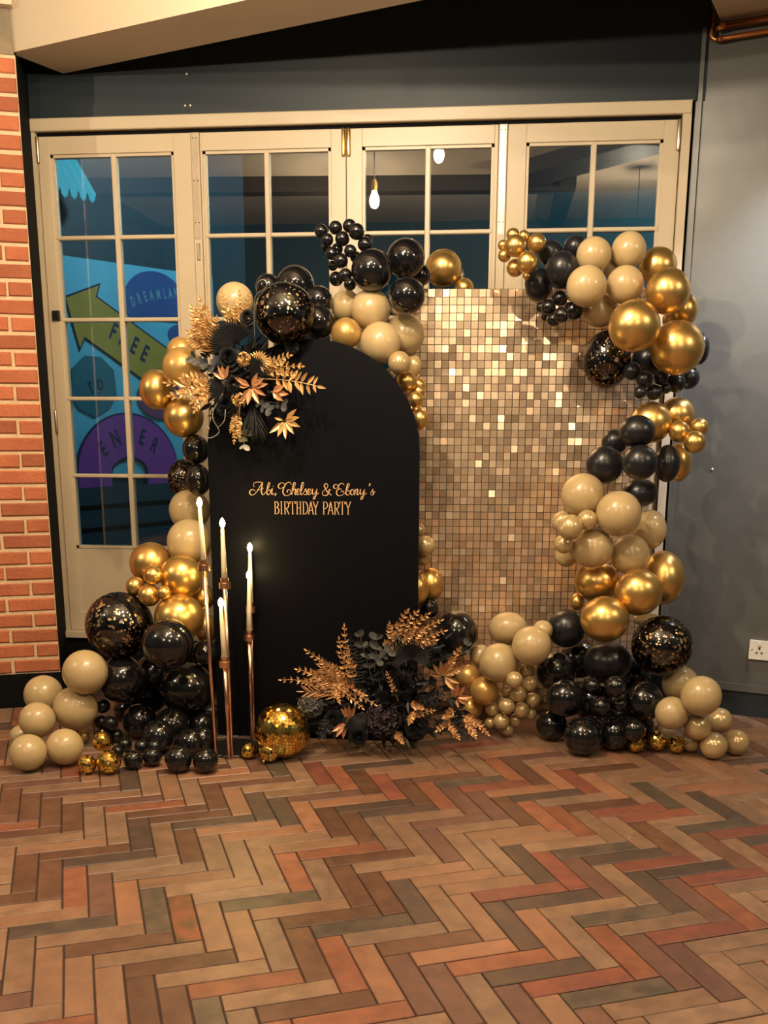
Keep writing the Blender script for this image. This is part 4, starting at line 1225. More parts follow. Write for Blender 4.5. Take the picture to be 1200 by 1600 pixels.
        (-0.067, 4.550, 0.343, 0.049, 0.049, 'S'),
        (0.052, 4.550, 0.469, 0.088, 0.074, 'S'),
        (0.151, 4.325, 0.443, 0.084, 0.084, 'S'),
        (0.015, 4.385, 0.350, 0.086, 0.086, 'S'),
    ],
    'foot_pearl': [
        (-0.015, 4.450, 0.059, 0.026, 0.026, 'P'),
        (0.036, 4.450, 0.168, 0.026, 0.026, 'P'),
        (0.162, 4.450, 0.107, 0.026, 0.026, 'P'),
        (0.054, 4.426, 0.213, 0.025, 0.025, 'P'),
        (0.062, 4.450, 0.029, 0.029, 0.029, 'P'),
        (0.098, 4.450, 0.076, 0.031, 0.031, 'P'),
        (0.139, 4.450, 0.303, 0.034, 0.034, 'P'),
        (0.150, 4.410, 0.255, 0.034, 0.034, 'P'),
        (0.168, 4.450, 0.170, 0.034, 0.034, 'P'),
        (0.083, 4.311, 0.295, 0.036, 0.036, 'P'),
        (0.101, 4.391, 0.211, 0.036, 0.036, 'P'),
        (-0.006, 4.450, 0.122, 0.033, 0.033, 'P'),
        (0.120, 4.411, 0.134, 0.035, 0.035, 'P'),
        (0.033, 4.412, 0.079, 0.035, 0.035, 'P'),
        (0.054, 4.385, 0.157, 0.036, 0.036, 'P'),
    ],
}
ORD = ['', 'second', 'third', 'fourth', 'fifth', 'sixth', 'seventh', 'eighth', 'ninth', 'tenth', 'eleventh', 'twelfth', 'thirteenth', 'fourteenth', 'fifteenth', 'sixteenth', 'seventeenth']
def rank_word(i, n, axis):
    if n == 2: return ('upper', 'lower')[i] if axis == 'z' else ('left', 'right')[i]
    if axis == 'z': return 'topmost' if i == 0 else ('lowest' if i == n - 1 else ORD[i] + ' highest')
    return 'leftmost' if i == 0 else ('rightmost' if i == n - 1 else ORD[i] + ' from left')
WHO = {  # size and colour, where, axis
    'arch_top_black': ('round black balloon', 'behind the flaked balloon topping the arch', 'x'),
    'arch_top_sand': ('pale ochre sand balloon peeking out behind the gold ferns', '', 'z'),
    'arch_top_confetti': ('big clear and black balloon with gold flakes on top of the arch', '', 'z'),
    'left_gold_top': ('gold balloon', 'of the four left of the flowers on the arch', 'z'),
    'left_black_mid': ('small black balloon under the gold ones beside the arch edge', '', 'z'),
    'left_confetti_mid': ('black balloon with copper flakes beside the arch edge above the candles', '', 'z'),
    'left_black_mid2': ('small black balloon in front of the flaked one at the arch edge', '', 'z'),
    'left_sand_mid': ('sand balloon', 'of the two just behind the tallest candle', 'z'),
    'left_gold_big': ('large gold balloon', 'of the gold ones left of the candle stems', 'z'),
    'left_gold_small': ('small gold balloon', 'of the bunch above the big flaked balloon', 'z'),
    'left_confetti_low': ('big black balloon with gold flakes in front of the left door panel', '', 'z'),
    'left_black_fill': ('black balloon deep inside the left garland foot', ', {r} of the hidden ones', 'z'),
    'right_black_fill': ('black balloon deep inside the right garland foot', ', {r} of the hidden ones', 'z'),
    'left_black_big': ('glossy black balloon', 'at the foot of the left garland', 'z'),
    'left_black_small': ('very small black balloon', 'low in the left garland', 'z'),
    'left_sand_low': ('sand balloon', 'of the pile on the floor before the brick wall', 'z'),
    'bunch_black': ('tiny black balloon', 'of the grape bunch above the arch', 'z'),
    'arch_black_big': ('large black balloon', 'between grape bunch and sequin wall', 'x'),
    'wall_top_gold': ('gold balloon', 'of the two on the top edge of the sequin wall', 'x'),
    'arch_sand': ('sand balloon', 'of those along the right shoulder of the arch', 'z'),
    'arch_pearl': ('small pearl sand balloon', 'of three at the right curve of the arch', 'x'),
    'arch_gold_small': ('small gold balloon', 'of those squeezed between arch and sequin wall', 'z'),
    'arch_low_sand': ('small pearl balloon', 'of three low between arch and sequin wall', 'z'),
    'arch_low_gold': ('gold balloon', 'of the two low between arch and sequin wall', 'x'),
    'arch_low_black': ('black balloon', 'of the two behind the floor flowers by the sequin wall', 'x'),
    'right_gold_small_top': ('small gold balloon', 'of the bunch at the upper tip of the right garland', 'z'),
    'right_black_top': ('matt black balloon', 'near the right garland tip', 'x'),
    'right_black_small_top': ('tiny black balloon', 'of those hanging over the sequin wall top', 'z'),
    'right_sand_top': ('sand balloon', 'of those in the top curve of the right garland', 'z'),
    'right_gold_top': ('large gold balloon', 'of those at the upper bend of the right garland', 'z'),
    'right_confetti_top': ('black balloon with gold flakes under the big gold ones on the right', '', 'z'),
    'right_black_behind': ('matt black balloon', 'behind the large gold ones on the right', 'x'),
    'right_black_small_mid': ('tiny matt black balloon', 'below the upper flaked balloon', 'x'),
    'right_gold_mid': ('gold balloon', 'of three halfway down the right garland', 'z'),
    'right_gold_small_mid': ('small gold balloon', 'of three sticking out against the grey wall', 'z'),
    'right_black_mid': ('matt black balloon', 'of those halfway down the right garland', 'z'),
    'right_sand_mid': ('large sand balloon', 'of those in the middle of the right garland', 'z'),
    'right_pearl_mid': ('small pearl balloon', 'at the left edge of the right garland', 'z'),
    'right_gold_low': ('balloon in the low gold band of the right garland', ', {r} of the six', 'z'),
    'right_confetti_low': ('big black balloon with gold flakes low on the right by the grey wall', '', 'z'),
    'right_black_low': ('black balloon', 'of the large ones at the foot of the right garland', 'z'),
    'right_black_low_small': ('small black balloon', 'of four low in the right garland', 'x'),
    'right_sand_low': ('sand balloon', 'of the pile on the floor before the grey wall', 'z'),
    'foot_gold': ('ochre gold balloon', 'of three right of the floor flowers', 'z'),
    'foot_sand': ('large sand balloon', 'of those on the floor before the sequin wall', 'z'),
    'foot_pearl': ('tiny pearl balloon', 'of the grape bunch before the sequin wall', 'z'),
}
CAMP = Vector((0, 0, 1.38))
rb = random.Random(5)
nflake = 0
for key, rows_ in BALLOONS.items():
    what, where, axis = WHO[key]
    cen = sum((Vector(r_[:3]) for r_ in rows_), Vector()) / len(rows_)
    order = sorted(range(len(rows_)), key=lambda i: (-rows_[i][2] if axis == 'z' else rows_[i][0]))
    for i, (x, y, z, ra, rbz, kind) in enumerate(rows_):
        p = Vector((x, y, z))
        zax = (CAMP - p).normalized()
        # neck (local -z) leans to the heart of the bunch, away from the viewer
        lean = (p - cen); lean.y = 0
        lean = lean.normalized() * 0.22 if lean.length > 1e-3 else Vector((0, 0, 0.1))
        zax = (zax + lean + Vector((rb.uniform(-.12, .12), 0, rb.uniform(-.12, .12)))).normalized()
        xax = Vector((0, 0, 1)).cross(zax).normalized()
        yax = zax.cross(xax)
        rm = Matrix((xax, yax, zax)).transposed().to_4x4()
        o = inst(BNAME[kind], BM[kind], p)
        o.matrix_world = Matrix.Translation(p) @ rm @ Matrix.Diagonal((ra, rbz, (ra + rbz) / 2 * 1.02, 1))
        rk = order.index(i)
        if len(rows_) == 1: lab = what
        elif '{r}' in where: lab = what + where.format(r=rank_word(rk, len(rows_), axis))
        else: lab = '%s, %s %s' % (what, rank_word(rk, len(rows_), axis), where)
        tag(o, lab, 'balloon', None if len(rows_) == 1 else key.replace('_', ' ') + ' balloons')
        if kind == 'C':
            nflake += 1
            f = inst('foil_flakes', flakes_mesh(nflake), (0, 0, 0), o); f['kind'] = 'stuff'; f['label'] = 'gold leaf flakes'
            inst('clear_skin', ME_SHELL, (0, 0, 0), o)

# ------------------------------------------------------------------ mirror balls
def mirror_ball(c, r, rowsn, tilt, label, group=None, hook=True):
    t = empty('mirror_ball', (c[0], c[1], c[2] - r), label, 'mirror ball', group)
    Mt = Euler(tilt).to_matrix()
    c = Vector(c)
    mb = MB()
    mb.lathe([(max(1e-4, r * 0.975 * math.sin(math.pi * (1 - i / 14))), r * 0.975 * math.cos(math.pi * (1 - i / 14))) for i in range(15)], c, 24)
    mb.build('core', M['disco_core'], t, True)
    mb = MB(); q = random.Random(int(r * 1e5))
    for i in range(rowsn):
        t0, t1 = math.pi * i / rowsn, math.pi * (i + 1) / rowsn
        tm = (t0 + t1) / 2
        n = max(4, int(2 * rowsn * math.sin(tm)))
        for k in range(n):
            p0, p1 = 2 * math.pi * (k + 0.06) / n, 2 * math.pi * (k + 0.94) / n
            g = (t1 - t0) * 0.06
            vs = [Vector((math.sin(a) * math.cos(b), math.sin(a) * math.sin(b), math.cos(a))) for a, b in ((t0 + g, p0), (t1 - g, p0), (t1 - g, p1), (t0 + g, p1))]
            cc = sum(vs, Vector()) / 4
            tw = Euler((q.gauss(0, .016), q.gauss(0, .016), 0)).to_matrix()
            vs = [Mt @ (cc + tw @ (v - cc)) * r + c for v in vs]
            mb.add(vs, [(0, 1, 2, 3)])
    m_ = mb.build('mirror_tiles', M['disco'], t); m_['kind'] = 'stuff'
    if hook:
        mb = MB(); ax = Mt @ Vector((0, 0, 1))
        mb.tube([c + ax * r * 0.98, c + ax * (r * 1.06 + 0.004), c + ax * (r * 1.12 + 0.006)], [r * 0.16, r * 0.14, r * 0.06], 10)
        mb.build('cap', M['brass'], t, True)
    return t
def ball_at(p, r): return (p[0], p[1], r + 0.0008)
q = (-0.871, 4.035, 0.154)
mirror_ball(ball_at((q[0], 4.035, 0), 0.116), 0.116, 26, (R(28), R(24), 0), 'large gold mirror ball on the floor beside the candle stand')
LITTLE = 'little gold mirror balls on the floor'
def little(px, r, tilt, label): mirror_ball((px[0], px[1], r + 0.001), r, 11, tilt, label, LITTLE)
little((-1.010, 4.003, 0.034), 0.034, (0.5, 0.3, 0), 'smaller gold mirror ball in front of the large one')
little((-0.913, 3.967, 0.044), 0.044, (2.4, 0.5, 0), 'bigger of the two gold mirror balls in front of the large one')
little((-1.600, 3.740, 0.038), 0.038, (2.8, 0.2, 0), 'gold mirror ball beside the sand pile, nearest the brick wall')
little((-1.514, 3.752, 0.048), 0.048, (1.2, 1.0, 0), 'rightmost gold mirror ball of three before the left garland')
mirror_ball(((-1.580, 3.752, 0.096)[0] + 0.0, 3.86, 0.098), 0.040, 11, (0.1, 0.1, 0), 'gold mirror ball resting on top of two others on the left', LITTLE)
little((0.604, 4.279, 0.036), 0.036, (0.8, 0.4, 0), 'leftmost gold mirror ball before the right garland')
mirror_ball(((0.610, 4.306, 0.085)[0], 4.29, 0.088), 0.034, 11, (0.6, 0.9, 0), 'gold mirror ball sitting up behind the leftmost one on the right', LITTLE)
little((0.693, 4.310, 0.044), 0.044, (1.0, 0.2, 0), 'middle and largest gold mirror ball before the right garland')
little((0.773, 4.288, 0.037), 0.037, (0.3, 1.2, 0), 'rightmost gold mirror ball before the sand pile')

# ------------------------------------------------------------------ flowers
rf = random.Random(21)
def V(p): return Vector(p)
def leaf_geo(mb, p, d, n, L, w, cup=0.18):
    d = d.normalized(); s = d.cross(n)
    s = s.normalized() if s.length > 1e-5 else d.orthogonal().normalized()
    n = s.cross(d).normalized()
    m1, m2 = p + d * L * 0.33, p + d * L * 0.68
    vs = [p, m1 - n * w * cup, m1 + s * w * 0.5 + n * w * cup, m1 - s * w * 0.5 + n * w * cup,
          m2 - n * w * cup * .7, m2 + s * w * 0.38 + n * w * cup * .6, m2 - s * w * 0.38 + n * w * cup * .6, p + d * L]
    mb.add(vs, [(0, 2, 1), (0, 1, 3), (1, 2, 5, 4), (1, 4, 6, 3), (4, 5, 7), (4, 7, 6)])
def curve(a, b, bend, n=10):
    a, b = V(a), V(b)
    m = (a + b) / 2 + V(bend)
    return [(a * (1 - t) ** 2 + m * 2 * t * (1 - t) + b * t * t) for t in [i / n for i in range(n + 1)]]
def sprig(parent, name, a, b, mat, n=9, L=0.03, w=0.011, bend=(0, 0, 0), ang=50, start=0.25, stemr=0.0014, tipleaf=True, own=False, label=None):
    if name in ('gold_fern', 'hanging_gold_fern'): w *= 1.45; n = max(5, n - 2)
    pts = curve(a, b, bend)
    mb = MB(); mb.tube(pts, stemr, 5, False)
    holder = None
    if own: holder = mb.build(name, mat, parent)
    view = Vector((0, -1, 0.1))
    for i in range(n):
        t = start + (1 - start) * (i + 0.5) / n
        k = t * (len(pts) - 1); j = min(int(k), len(pts) - 2)
        p = pts[j].lerp(pts[j + 1], k - j); d = (pts[j + 1] - pts[j]).normalized()
        s = d.cross(view).normalized()
        sz = 1.1 * L * (1.0 - 0.45 * max(0, t - 0.5) * 2) * rf.uniform(0.8, 1.15)
        for sg in (-1, 1):
            aa = R(ang + rf.uniform(-14, 14))
            dd = d * math.cos(aa) + s * sg * math.sin(aa) + view * rf.uniform(-0.25, 0.5)
            nn = view + s * rf.uniform(-.5, .5) + d * rf.uniform(-.4, .4)
            if own:
                ml = MB(); leaf_geo(ml, p, dd, nn, sz, w * sz / L); ml.build('leaf', mat, holder)
            else: leaf_geo(mb, p, dd, nn, sz, w * sz / L)
    if tipleaf:
        d = (pts[-1] - pts[-2]).normalized()
        if own:
            ml = MB(); leaf_geo(ml, pts[-1], d, view, L * .8, w * .8); ml.build('leaf', mat, holder)
        else: leaf_geo(mb, pts[-1], d, view, L * 0.7, w * 0.7)
    o = holder if own else mb.build(name, mat, parent)
    if label: o['label'] = label
    return o
def star(parent, name, c, angles, L, w, mat, tilt=0.25):
    """a whorl of large leaves, each its own sub-part"""
    c = V(c)
    mb = MB(); mb.tube([c + Vector((0, 0.05, 0.0)), c + Vector((0, 0.02, 0)), c], 0.002, 5); h = mb.build(name, mat, parent)
    for a in angles:
        l = L
        if isinstance(a, tuple): a, l = a[0], L * a[1]
        d = Vector((math.cos(R(a)), -tilt + rf.uniform(-.15, .15), math.sin(R(a))))
        ml = MB(); leaf_geo(ml, c + d * 0.006, d, Vector((rf.uniform(-.3, .3), -1, rf.uniform(-.3, .3))), l * rf.uniform(.9, 1.1), w * l / L, 0.14)
        ml.build('leaf', mat, h)
    return h
def fan(parent, c, ang, rad, spread, n, mat, name='palm_fan', tilt=0.25, stemto=None):
    c = V(c); mb = MB()
    for i in range(n):
        a = R(ang - spread / 2 + spread * (i + 0.5) / n); hw = R(spread / n) * 0.5
        r = rad * (0.86 + 0.14 * math.cos((i + .5 - n / 2) / n * 2.2)) * rf.uniform(.96, 1.03)
        def P(rr, aa, dy): return c + Vector((math.cos(aa) * rr, -tilt * rr + dy, math.sin(aa) * rr))
        rm = r * 0.74
        vs = [c, P(rm, a - hw, 0.0), P(rm, a, -0.10 * rad * .6), P(rm, a + hw, 0.0), P(r, a, 0.0)]
        mb.add(vs, [(0, 1, 2), (0, 2, 3), (1, 4, 2), (2, 4, 3)])
    if stemto is not None: mb.tube([c, V(stemto)], 0.002, 5)
    return mb.build(name, mat, parent)
def rose(parent, c, r, mat, name='black_rose'):
    c = V(c); mb = MB()
    front = Vector((rf.uniform(-.25, .25), -1, rf.uniform(-.1, .35))).normalized()
    u = front.orthogonal().normalized(); v = front.cross(u)
    for ring, (n, rr, hh, op) in enumerate(((3, 0.28, 0.55, 0.1), (4, 0.50, 0.55, 0.30), (5, 0.74, 0.50, 0.55), (6, 0.95, 0.40, 0.95))):
        for k in range(n):
            a = 2 * math.pi * (k + 0.37 * ring) / n; half = math.pi / n * 1.25
            g = []
            for i in range(4):
                s = i / 3
                for j in range(4):
                    t = -1 + 2 * j / 3
                    aa = a + half * t * (0.6 + 0.4 * s)
                    rad = r * rr * (0.35 + 0.65 * s ** (0.5 + op)) * (1 - 0.12 * t * t * s)
                    h = r * hh * (s * (1.1 - op * 0.75)) - r * 0.15 * ring
                    if i == 3: rad *= 1.06; h -= r * 0.05
                    g.append(c + front * h + (u * math.cos(aa) + v * math.sin(aa)) * rad)
            mb.add(g, [(i * 4 + j, i * 4 + j + 1, i * 4 + j + 5, i * 4 + j + 4) for i in range(3) for j in range(3)])
    return mb.build(name, mat, parent, True)
def disc_leaf(mb, p, d, n, r):
    d = d.normalized(); s = d.cross(n).normalized(); n = s.cross(d)
    c = p + d * r
    vs = [c - n * r * .12] + [c + d * r * 1.25 * math.cos(2 * math.pi * k / 9) + s * 0.85 * r * math.sin(2 * math.pi * k / 9) + n * r * .12 * abs(math.sin(2 * math.pi * k / 9)) for k in range(9)]
    mb.add(vs, [(0, k + 1, (k + 1) % 9 + 1) for k in range(9)])
def eucalyptus(parent, a, b, mat, n=5, r=0.017, bend=(0, 0, 0)):
    pts = curve(a, b, bend); mb = MB(); mb.tube(pts, 0.0015, 5, False); h = mb.build('eucalyptus_sprig', mat, parent)
    view = Vector((0, -1, .2))
    for i in range(n):
        t = 0.25 + 0.75 * (i + .5) / n; k = t * (len(pts) - 1); j = min(int(k), len(pts) - 2)
        p = pts[j].lerp(pts[j + 1], k - j); d = (pts[j + 1] - pts[j]).normalized(); s = d.cross(view).normalized()
        for sg in (-1, 1):
            ml = MB()
            disc_leaf(ml, p, d * rf.uniform(.2, 1.2) + s * sg + view * rf.uniform(-.3, .9), view + s * rf.uniform(-.6, .6) + d * rf.uniform(-.5, .5), r * rf.uniform(.65, 1.2))
            ml.build('leaf', mat, h)
    return h
def head(parent, c, r, mat, name, n=60, s=0.3):
    """hydrangea-like head of small florets"""
    c = V(c); mb = MB()
    for i in range(n):
        d = Vector((rf.gauss(0, 1), -abs(rf.gauss(0, 1)) - .2, rf.gauss(0, 1))).normalized()
        p = c + d * r * rf.uniform(.8, 1.0); a = d.orthogonal().normalized(); b = d.cross(a); w = rf.uniform(0, 1.6)
        for k in range(4):
            t = w + k * math.pi / 2
            dd = a * math.cos(t) + b * math.sin(t) + d * 0.35
            leaf_geo(mb, p, dd, d, r * s, r * s * .8)
    return mb.build(name, mat, parent)
def tuft(parent, c, L, mat, n=70):
    c = V(c); mb = MB()
    for i in range(n):
        a = rf.gauss(-90, 16); l = L * rf.uniform(.6, 1.05)
        d = Vector((math.cos(R(a)), rf.uniform(-.25, .1), math.sin(R(a))))
        p = c + Vector((rf.uniform(-.012, .012), rf.uniform(-.012, .012), rf.uniform(-.01, .01)))
        leaf_geo(mb, p, d, Vector((rf.uniform(-1, 1), -1, 0)), l, 0.0045)
    return mb.build('feather_tuft', mat, parent)
def filler(parent, c, ext, n, L, mat, name='dark_foliage', lowz=None):
    mb = MB(); c = V(c)
    for i in range(n):
        q = Vector((rf.gauss(0, .5), rf.gauss(0, .5), rf.gauss(0, .5)))
        if q.length > 1: q.normalize()
        p = c + Vector((q.x * ext[0], q.y * ext[1], q.z * ext[2]))
        d = Vector((q.x + rf.gauss(0, .5), q.y - .4 + rf.gauss(0, .3), q.z + rf.gauss(0, .5))).normalized()
        l = L * rf.uniform(.6, 1.2)
        if lowz is not None:
            p.z = max(p.z, lowz + .01)
            if p.z + d.z * l < lowz + .008: d.z = abs(d.z) * .3
        leaf_geo(mb, p, d, Vector((rf.uniform(-1, 1), -1, rf.uniform(-.6, .8))), l, l * rf.uniform(.25, .45))
    o = mb.build(name, mat, parent); o['kind'] = 'stuff'
    return o
def curl(parent, pts):
    mb = MB(); mb.tube(spline([tuple(p) for p in pts], 6), 0.0017, 5); return mb.build('curled_wire', M['silver_wire'], parent, True)

# --- spray of flowers on the arch's left shoulder
fa = empty('flower_spray', (-1.078, 4.290, 1.563), 'black and gold flower spray on the left shoulder of the arch', 'flowers')
filler(fa, (-1.065, 4.235, 1.536), (0.13, 0.05, 0.20), 170, 0.055, M['black_leaf'])
for tip, bend in (((-1.229, 4.200, 1.755), (0, 0, .03)), ((-1.238, 4.220, 1.800), (0, 0, .02)), ((-1.208, 4.220, 1.831), (-.02, 0, .02)), ((-1.170, 4.190, 1.785), (-.02, 0, 0)), ((-1.246, 4.190, 1.706), (0, 0, .03)),
                  ((-1.236, 4.170, 1.673), (0, 0, .02)), ((-1.132, 4.180, 1.752), (-.02, 0, 0)), ((-1.198, 4.170, 1.716), (0, 0, .02)), ((-1.177, 4.160, 1.667), (0, 0, .02)), ((-1.149, 4.160, 1.715), (0, 0, .02)), ((-1.203, 4.160, 1.775), (0, 0, .02)), ((-1.207, 4.140, 1.721), (0, 0, .03)), ((-1.173, 4.140, 1.749), (0, 0, .02))):
    sprig(fa, 'gold_fern', (-1.130, 4.220, 1.604), tip, M['gold_leaf'], 10, 0.034, 0.0105, bend)
for tip in ((-1.119, 4.230, 1.848), (-1.069, 4.220, 1.808), (-1.049, 4.230, 1.852), ((-1.001, 4.200, 1.842)), (-1.025, 4.200, 1.801), (-1.090, 4.200, 1.773)):
    sprig(fa, 'gold_fern', (-1.060, 4.230, 1.659), tip, M['gold_leaf'], 9, 0.028, 0.009, (0, 0, .01), start=.3)
for tip, bend in (((-1.335, 4.160, 1.514), (0, 0, -.01)), ((-1.318, 4.150, 1.464), (0, 0, -.02)), ((-1.268, 4.150, 1.533), (0, 0, .01)), ((-1.227, 4.140, 1.442), (0, 0, 0)), ((-1.259, 4.130, 1.478), (0, 0, 0)), ((-1.218, 4.140, 1.410), (-.01, 0, 0))):
    sprig(fa, 'gold_fern', (-1.133, 4.190, 1.517), tip, M['gold_leaf'], 8, 0.032, 0.011, bend)
for tip in ((-0.845, 4.190, 1.617), (-0.797, 4.180, 1.577), (-0.870, 4.160, 1.591), (-0.825, 4.160, 1.547)):
    sprig(fa, 'gold_fern', (-0.988, 4.200, 1.547), tip, M['gold_leaf'], 8, 0.026, 0.010, (0, 0, .02))
sprig(fa, 'gold_leaf_branch', (-0.968, 4.190, 1.529), (-0.733, 4.160, 1.501), M['gold_leaf'], 7, 0.052, 0.017, (0, 0, .015), ang=62, start=.25, stemr=.002, own=True)
star(fa, 'gold_leaf_whorl', (-0.864, 4.170, 1.368), [-20, -52, -84, -112, -140, 12, 40, (165, .6)], 0.068, 0.021, M['gold_leaf'])
star(fa, 'copper_leaf_whorl', (-0.993, 4.150, 1.498), [172, 150, 28, 8, -28, -62, -98, -125, (60, .8)], 0.070, 0.023, M['copper_leaf'])
star(fa, 'copper_leaf_whorl', (-0.911, 4.150, 1.479), [-8, 22, -35], 0.062, 0.026, M['copper_leaf'])
star(fa, 'copper_leaf_whorl', (-1.093, 4.140, 1.523), [150, 100, 72, 118], 0.056, 0.018, M['copper_leaf'])
star(fa, 'copper_leaf_whorl', (-1.251, 4.140, 1.493), [205, 150, 95, 240, 60], 0.05, 0.016, M['gold_leaf'])
for tip in ((-1.078, 4.190, 1.285), (-1.051, 4.170, 1.305), (-1.087, 4.180, 1.330)):
    sprig(fa, 'hanging_gold_fern', (-1.050, 4.190, 1.423), tip, M['gold_leaf'], 9, 0.019, 0.008, (-.004, 0, 0), start=.3)
fan(fa, (-1.061, 4.170, 1.653), 118, 0.112, 170, 26, M['black_leaf'])
fan(fa, (-0.989, 4.160, 1.548), 55, 0.075, 130, 18, M['black_leaf'])
fan(fa, (-1.100, 4.160, 1.494), 190, 0.075, 140, 20, M['black_leaf'])
fan(fa, (-0.960, 4.150, 1.591), 35, 0.048, 210, 13, M['gold_leaf'], 'gold_fan_leaf', .1)
for p, r in (((-1.080, 4.150, 1.610), 0.056), ((-1.008, 4.180, 1.766), 0.034), ((-1.060, 4.130, 1.508), 0.036), ((-1.102, 4.160, 1.430), 0.05), ((-0.846, 4.250, 1.657), 0.03), ((-1.143, 4.190, 1.385), 0.04)):
    rose(fa, p, r, M['petal'])
head(fa, (-1.019, 4.150, 1.601), 0.026, M['gold_leaf'], 'small_gold_flower', 26, .45)
head(fa, (-1.044, 4.150, 1.449), 0.026, M['gold_leaf'], 'small_gold_flower', 26, .45)
eucalyptus(fa, (-1.160, 4.180, 1.563), (-1.231, 4.160, 1.616), M['grey_leaf'], 3, 0.014)
eucalyptus(fa, (-1.118, 4.170, 1.570), (-1.179, 4.140, 1.591), M['grey_leaf'], 2, 0.015)
eucalyptus(fa, (-1.005, 4.170, 1.455), (-0.911, 4.140, 1.405), M['grey_leaf'], 3, 0.016)
eucalyptus(fa, (-0.931, 4.190, 1.440), (-0.853, 4.160, 1.430), M['grey_leaf'], 2, 0.016)
eucalyptus(fa, (-1.038, 4.200, 1.355), (-1.030, 4.170, 1.285), M['olive_leaf'], 2, 0.014)
eucalyptus(fa, (-1.035, 4.180, 1.290), (-1.034, 4.170, 1.255), M['pale_leaf'], 1, 0.013)
tuft(fa, (-0.995, 4.190, 1.425), 0.15, M['black_leaf'])
curl(fa, [(-1.108, 4.150, 1.472), (-1.144, 4.140, 1.410), (-1.146, 4.130, 1.373), (-1.128, 4.130, 1.340), (-1.124, 4.130, 1.320), (-1.153, 4.120, 1.301), (-1.187, 4.120, 1.305), (-1.197, 4.120, 1.330), (-1.178, 4.120, 1.345), (-1.157, 4.120, 1.335)])
curl(fa, [(-1.128, 4.130, 1.340), (-1.101, 4.130, 1.365), (-1.097, 4.140, 1.410)])
curl(fa, [(-0.958, 4.130, 1.859), (-0.945, 4.120, 1.886), (-0.923, 4.120, 1.892), (-0.913, 4.120, 1.872), (-0.928, 4.130, 1.859), (-0.969, 4.150, 1.824), (-0.978, 4.170, 1.679)])

# --- spray of flowers on the floor at the arch's right foot
fb = empty('flower_spray', (-0.444, 4.265, 0.000), 'black and gold flower spray on the floor at the foot of the arch', 'flowers')
filler(fb, (-0.462, 4.170, 0.194), (0.34, 0.09, 0.13), 300, 0.065, M['black_leaf'], lowz=0)
filler(fb, (-0.359, 4.220, 0.365), (0.20, 0.06, 0.16), 120, 0.06, M['black_leaf'], lowz=0)
for tip, bend in (((-0.455, 4.170, 0.473), (-.01, 0, 0)), ((-0.440, 4.180, 0.547), (-.01, 0, .01)), ((-0.369, 4.180, 0.605), (-.04, 0, .02)), ((-0.329, 4.180, 0.601), (-.04, 0, .02)), ((-0.284, 4.180, 0.594), (-.03, 0, .03)),
                  ((-0.230, 4.170, 0.571), (-.03, 0, .03)), ((-0.214, 4.170, 0.528), (-.02, 0, .03)), ((-0.249, 4.160, 0.491), (-.02, 0, .02)), ((-0.342, 4.160, 0.529), (0, 0, .02)), ((-0.297, 4.160, 0.539), (0, 0, .02))):
    sprig(fb, 'gold_fern', (-0.411, 4.190, 0.399), tip, M['bronze_leaf'], 8, 0.027, 0.0095, bend, start=.42)
for tip, bend in (((-0.783, 4.150, 0.433), (0, 0, .03)), ((-0.728, 4.140, 0.401), (0, 0, .02)), ((-0.885, 4.120, 0.313), (0, 0, .04)), ((-0.817, 4.120, 0.359), (0, 0, .03)), ((-0.803, 4.100, 0.315), (0, 0, .02)),
                  ((-0.630, 4.180, 0.532), (-.02, 0, .01)), ((-0.649, 4.160, 0.481), (-.02, 0, 0)), ((-0.610, 4.150, 0.443), (0, 0, .01)), ((-0.667, 4.130, 0.378), (0, 0, 0))):
    sprig(fb, 'gold_fern', (-0.577, 4.140, 0.246), tip, M['bronze_leaf'], 9, 0.027, 0.009, bend, start=.35)
for tip in ((-0.780, 4.090, 0.274), (-0.748, 4.100, 0.342), (-0.708, 4.100, 0.370)):
    sprig(fb, 'gold_palm_frond', (-0.584, 4.110, 0.242), tip, M['bronze_leaf'], 11, 0.062, 0.008, (0, 0, .02), ang=38, start=.2)
for tip in ((-0.598, 4.080, 0.297), (-0.530, 4.070, 0.274), (-0.491, 4.070, 0.235), (-0.635, 4.060, 0.246), (-0.542, 4.060, 0.222)):
    sprig(fb, 'gold_fern', (-0.668, 4.100, 0.303), tip, M['bronze_leaf'], 7, 0.024, 0.009, (0, 0, .01), start=.3)
sprig(fb, 'gold_fern', (-0.397, 4.120, 0.238), (-0.442, 4.110, 0.357), M['bronze_leaf'], 8, 0.018, 0.008)
star(fb, 'gold_leaf_whorl', (-0.209, 4.100, 0.353), [100, 62, 35, 128, -20, -48, (170, .8)], 0.072, 0.022, M['bronze_leaf'])
for tip in ((-0.148, 4.130, 0.463), (-0.167, 4.120, 0.427), (-0.120, 4.120, 0.396)):
    sprig(fb, 'gold_fern', (-0.214, 4.140, 0.345), tip, M['bronze_leaf'], 7, 0.024, 0.011, (0, 0, .0))
star(fb, 'copper_leaf_whorl', (-0.158, 4.100, 0.265), [55, 82, 8, -25, 110, (-70, .7)], 0.062, 0.021, M['copper_leaf'])
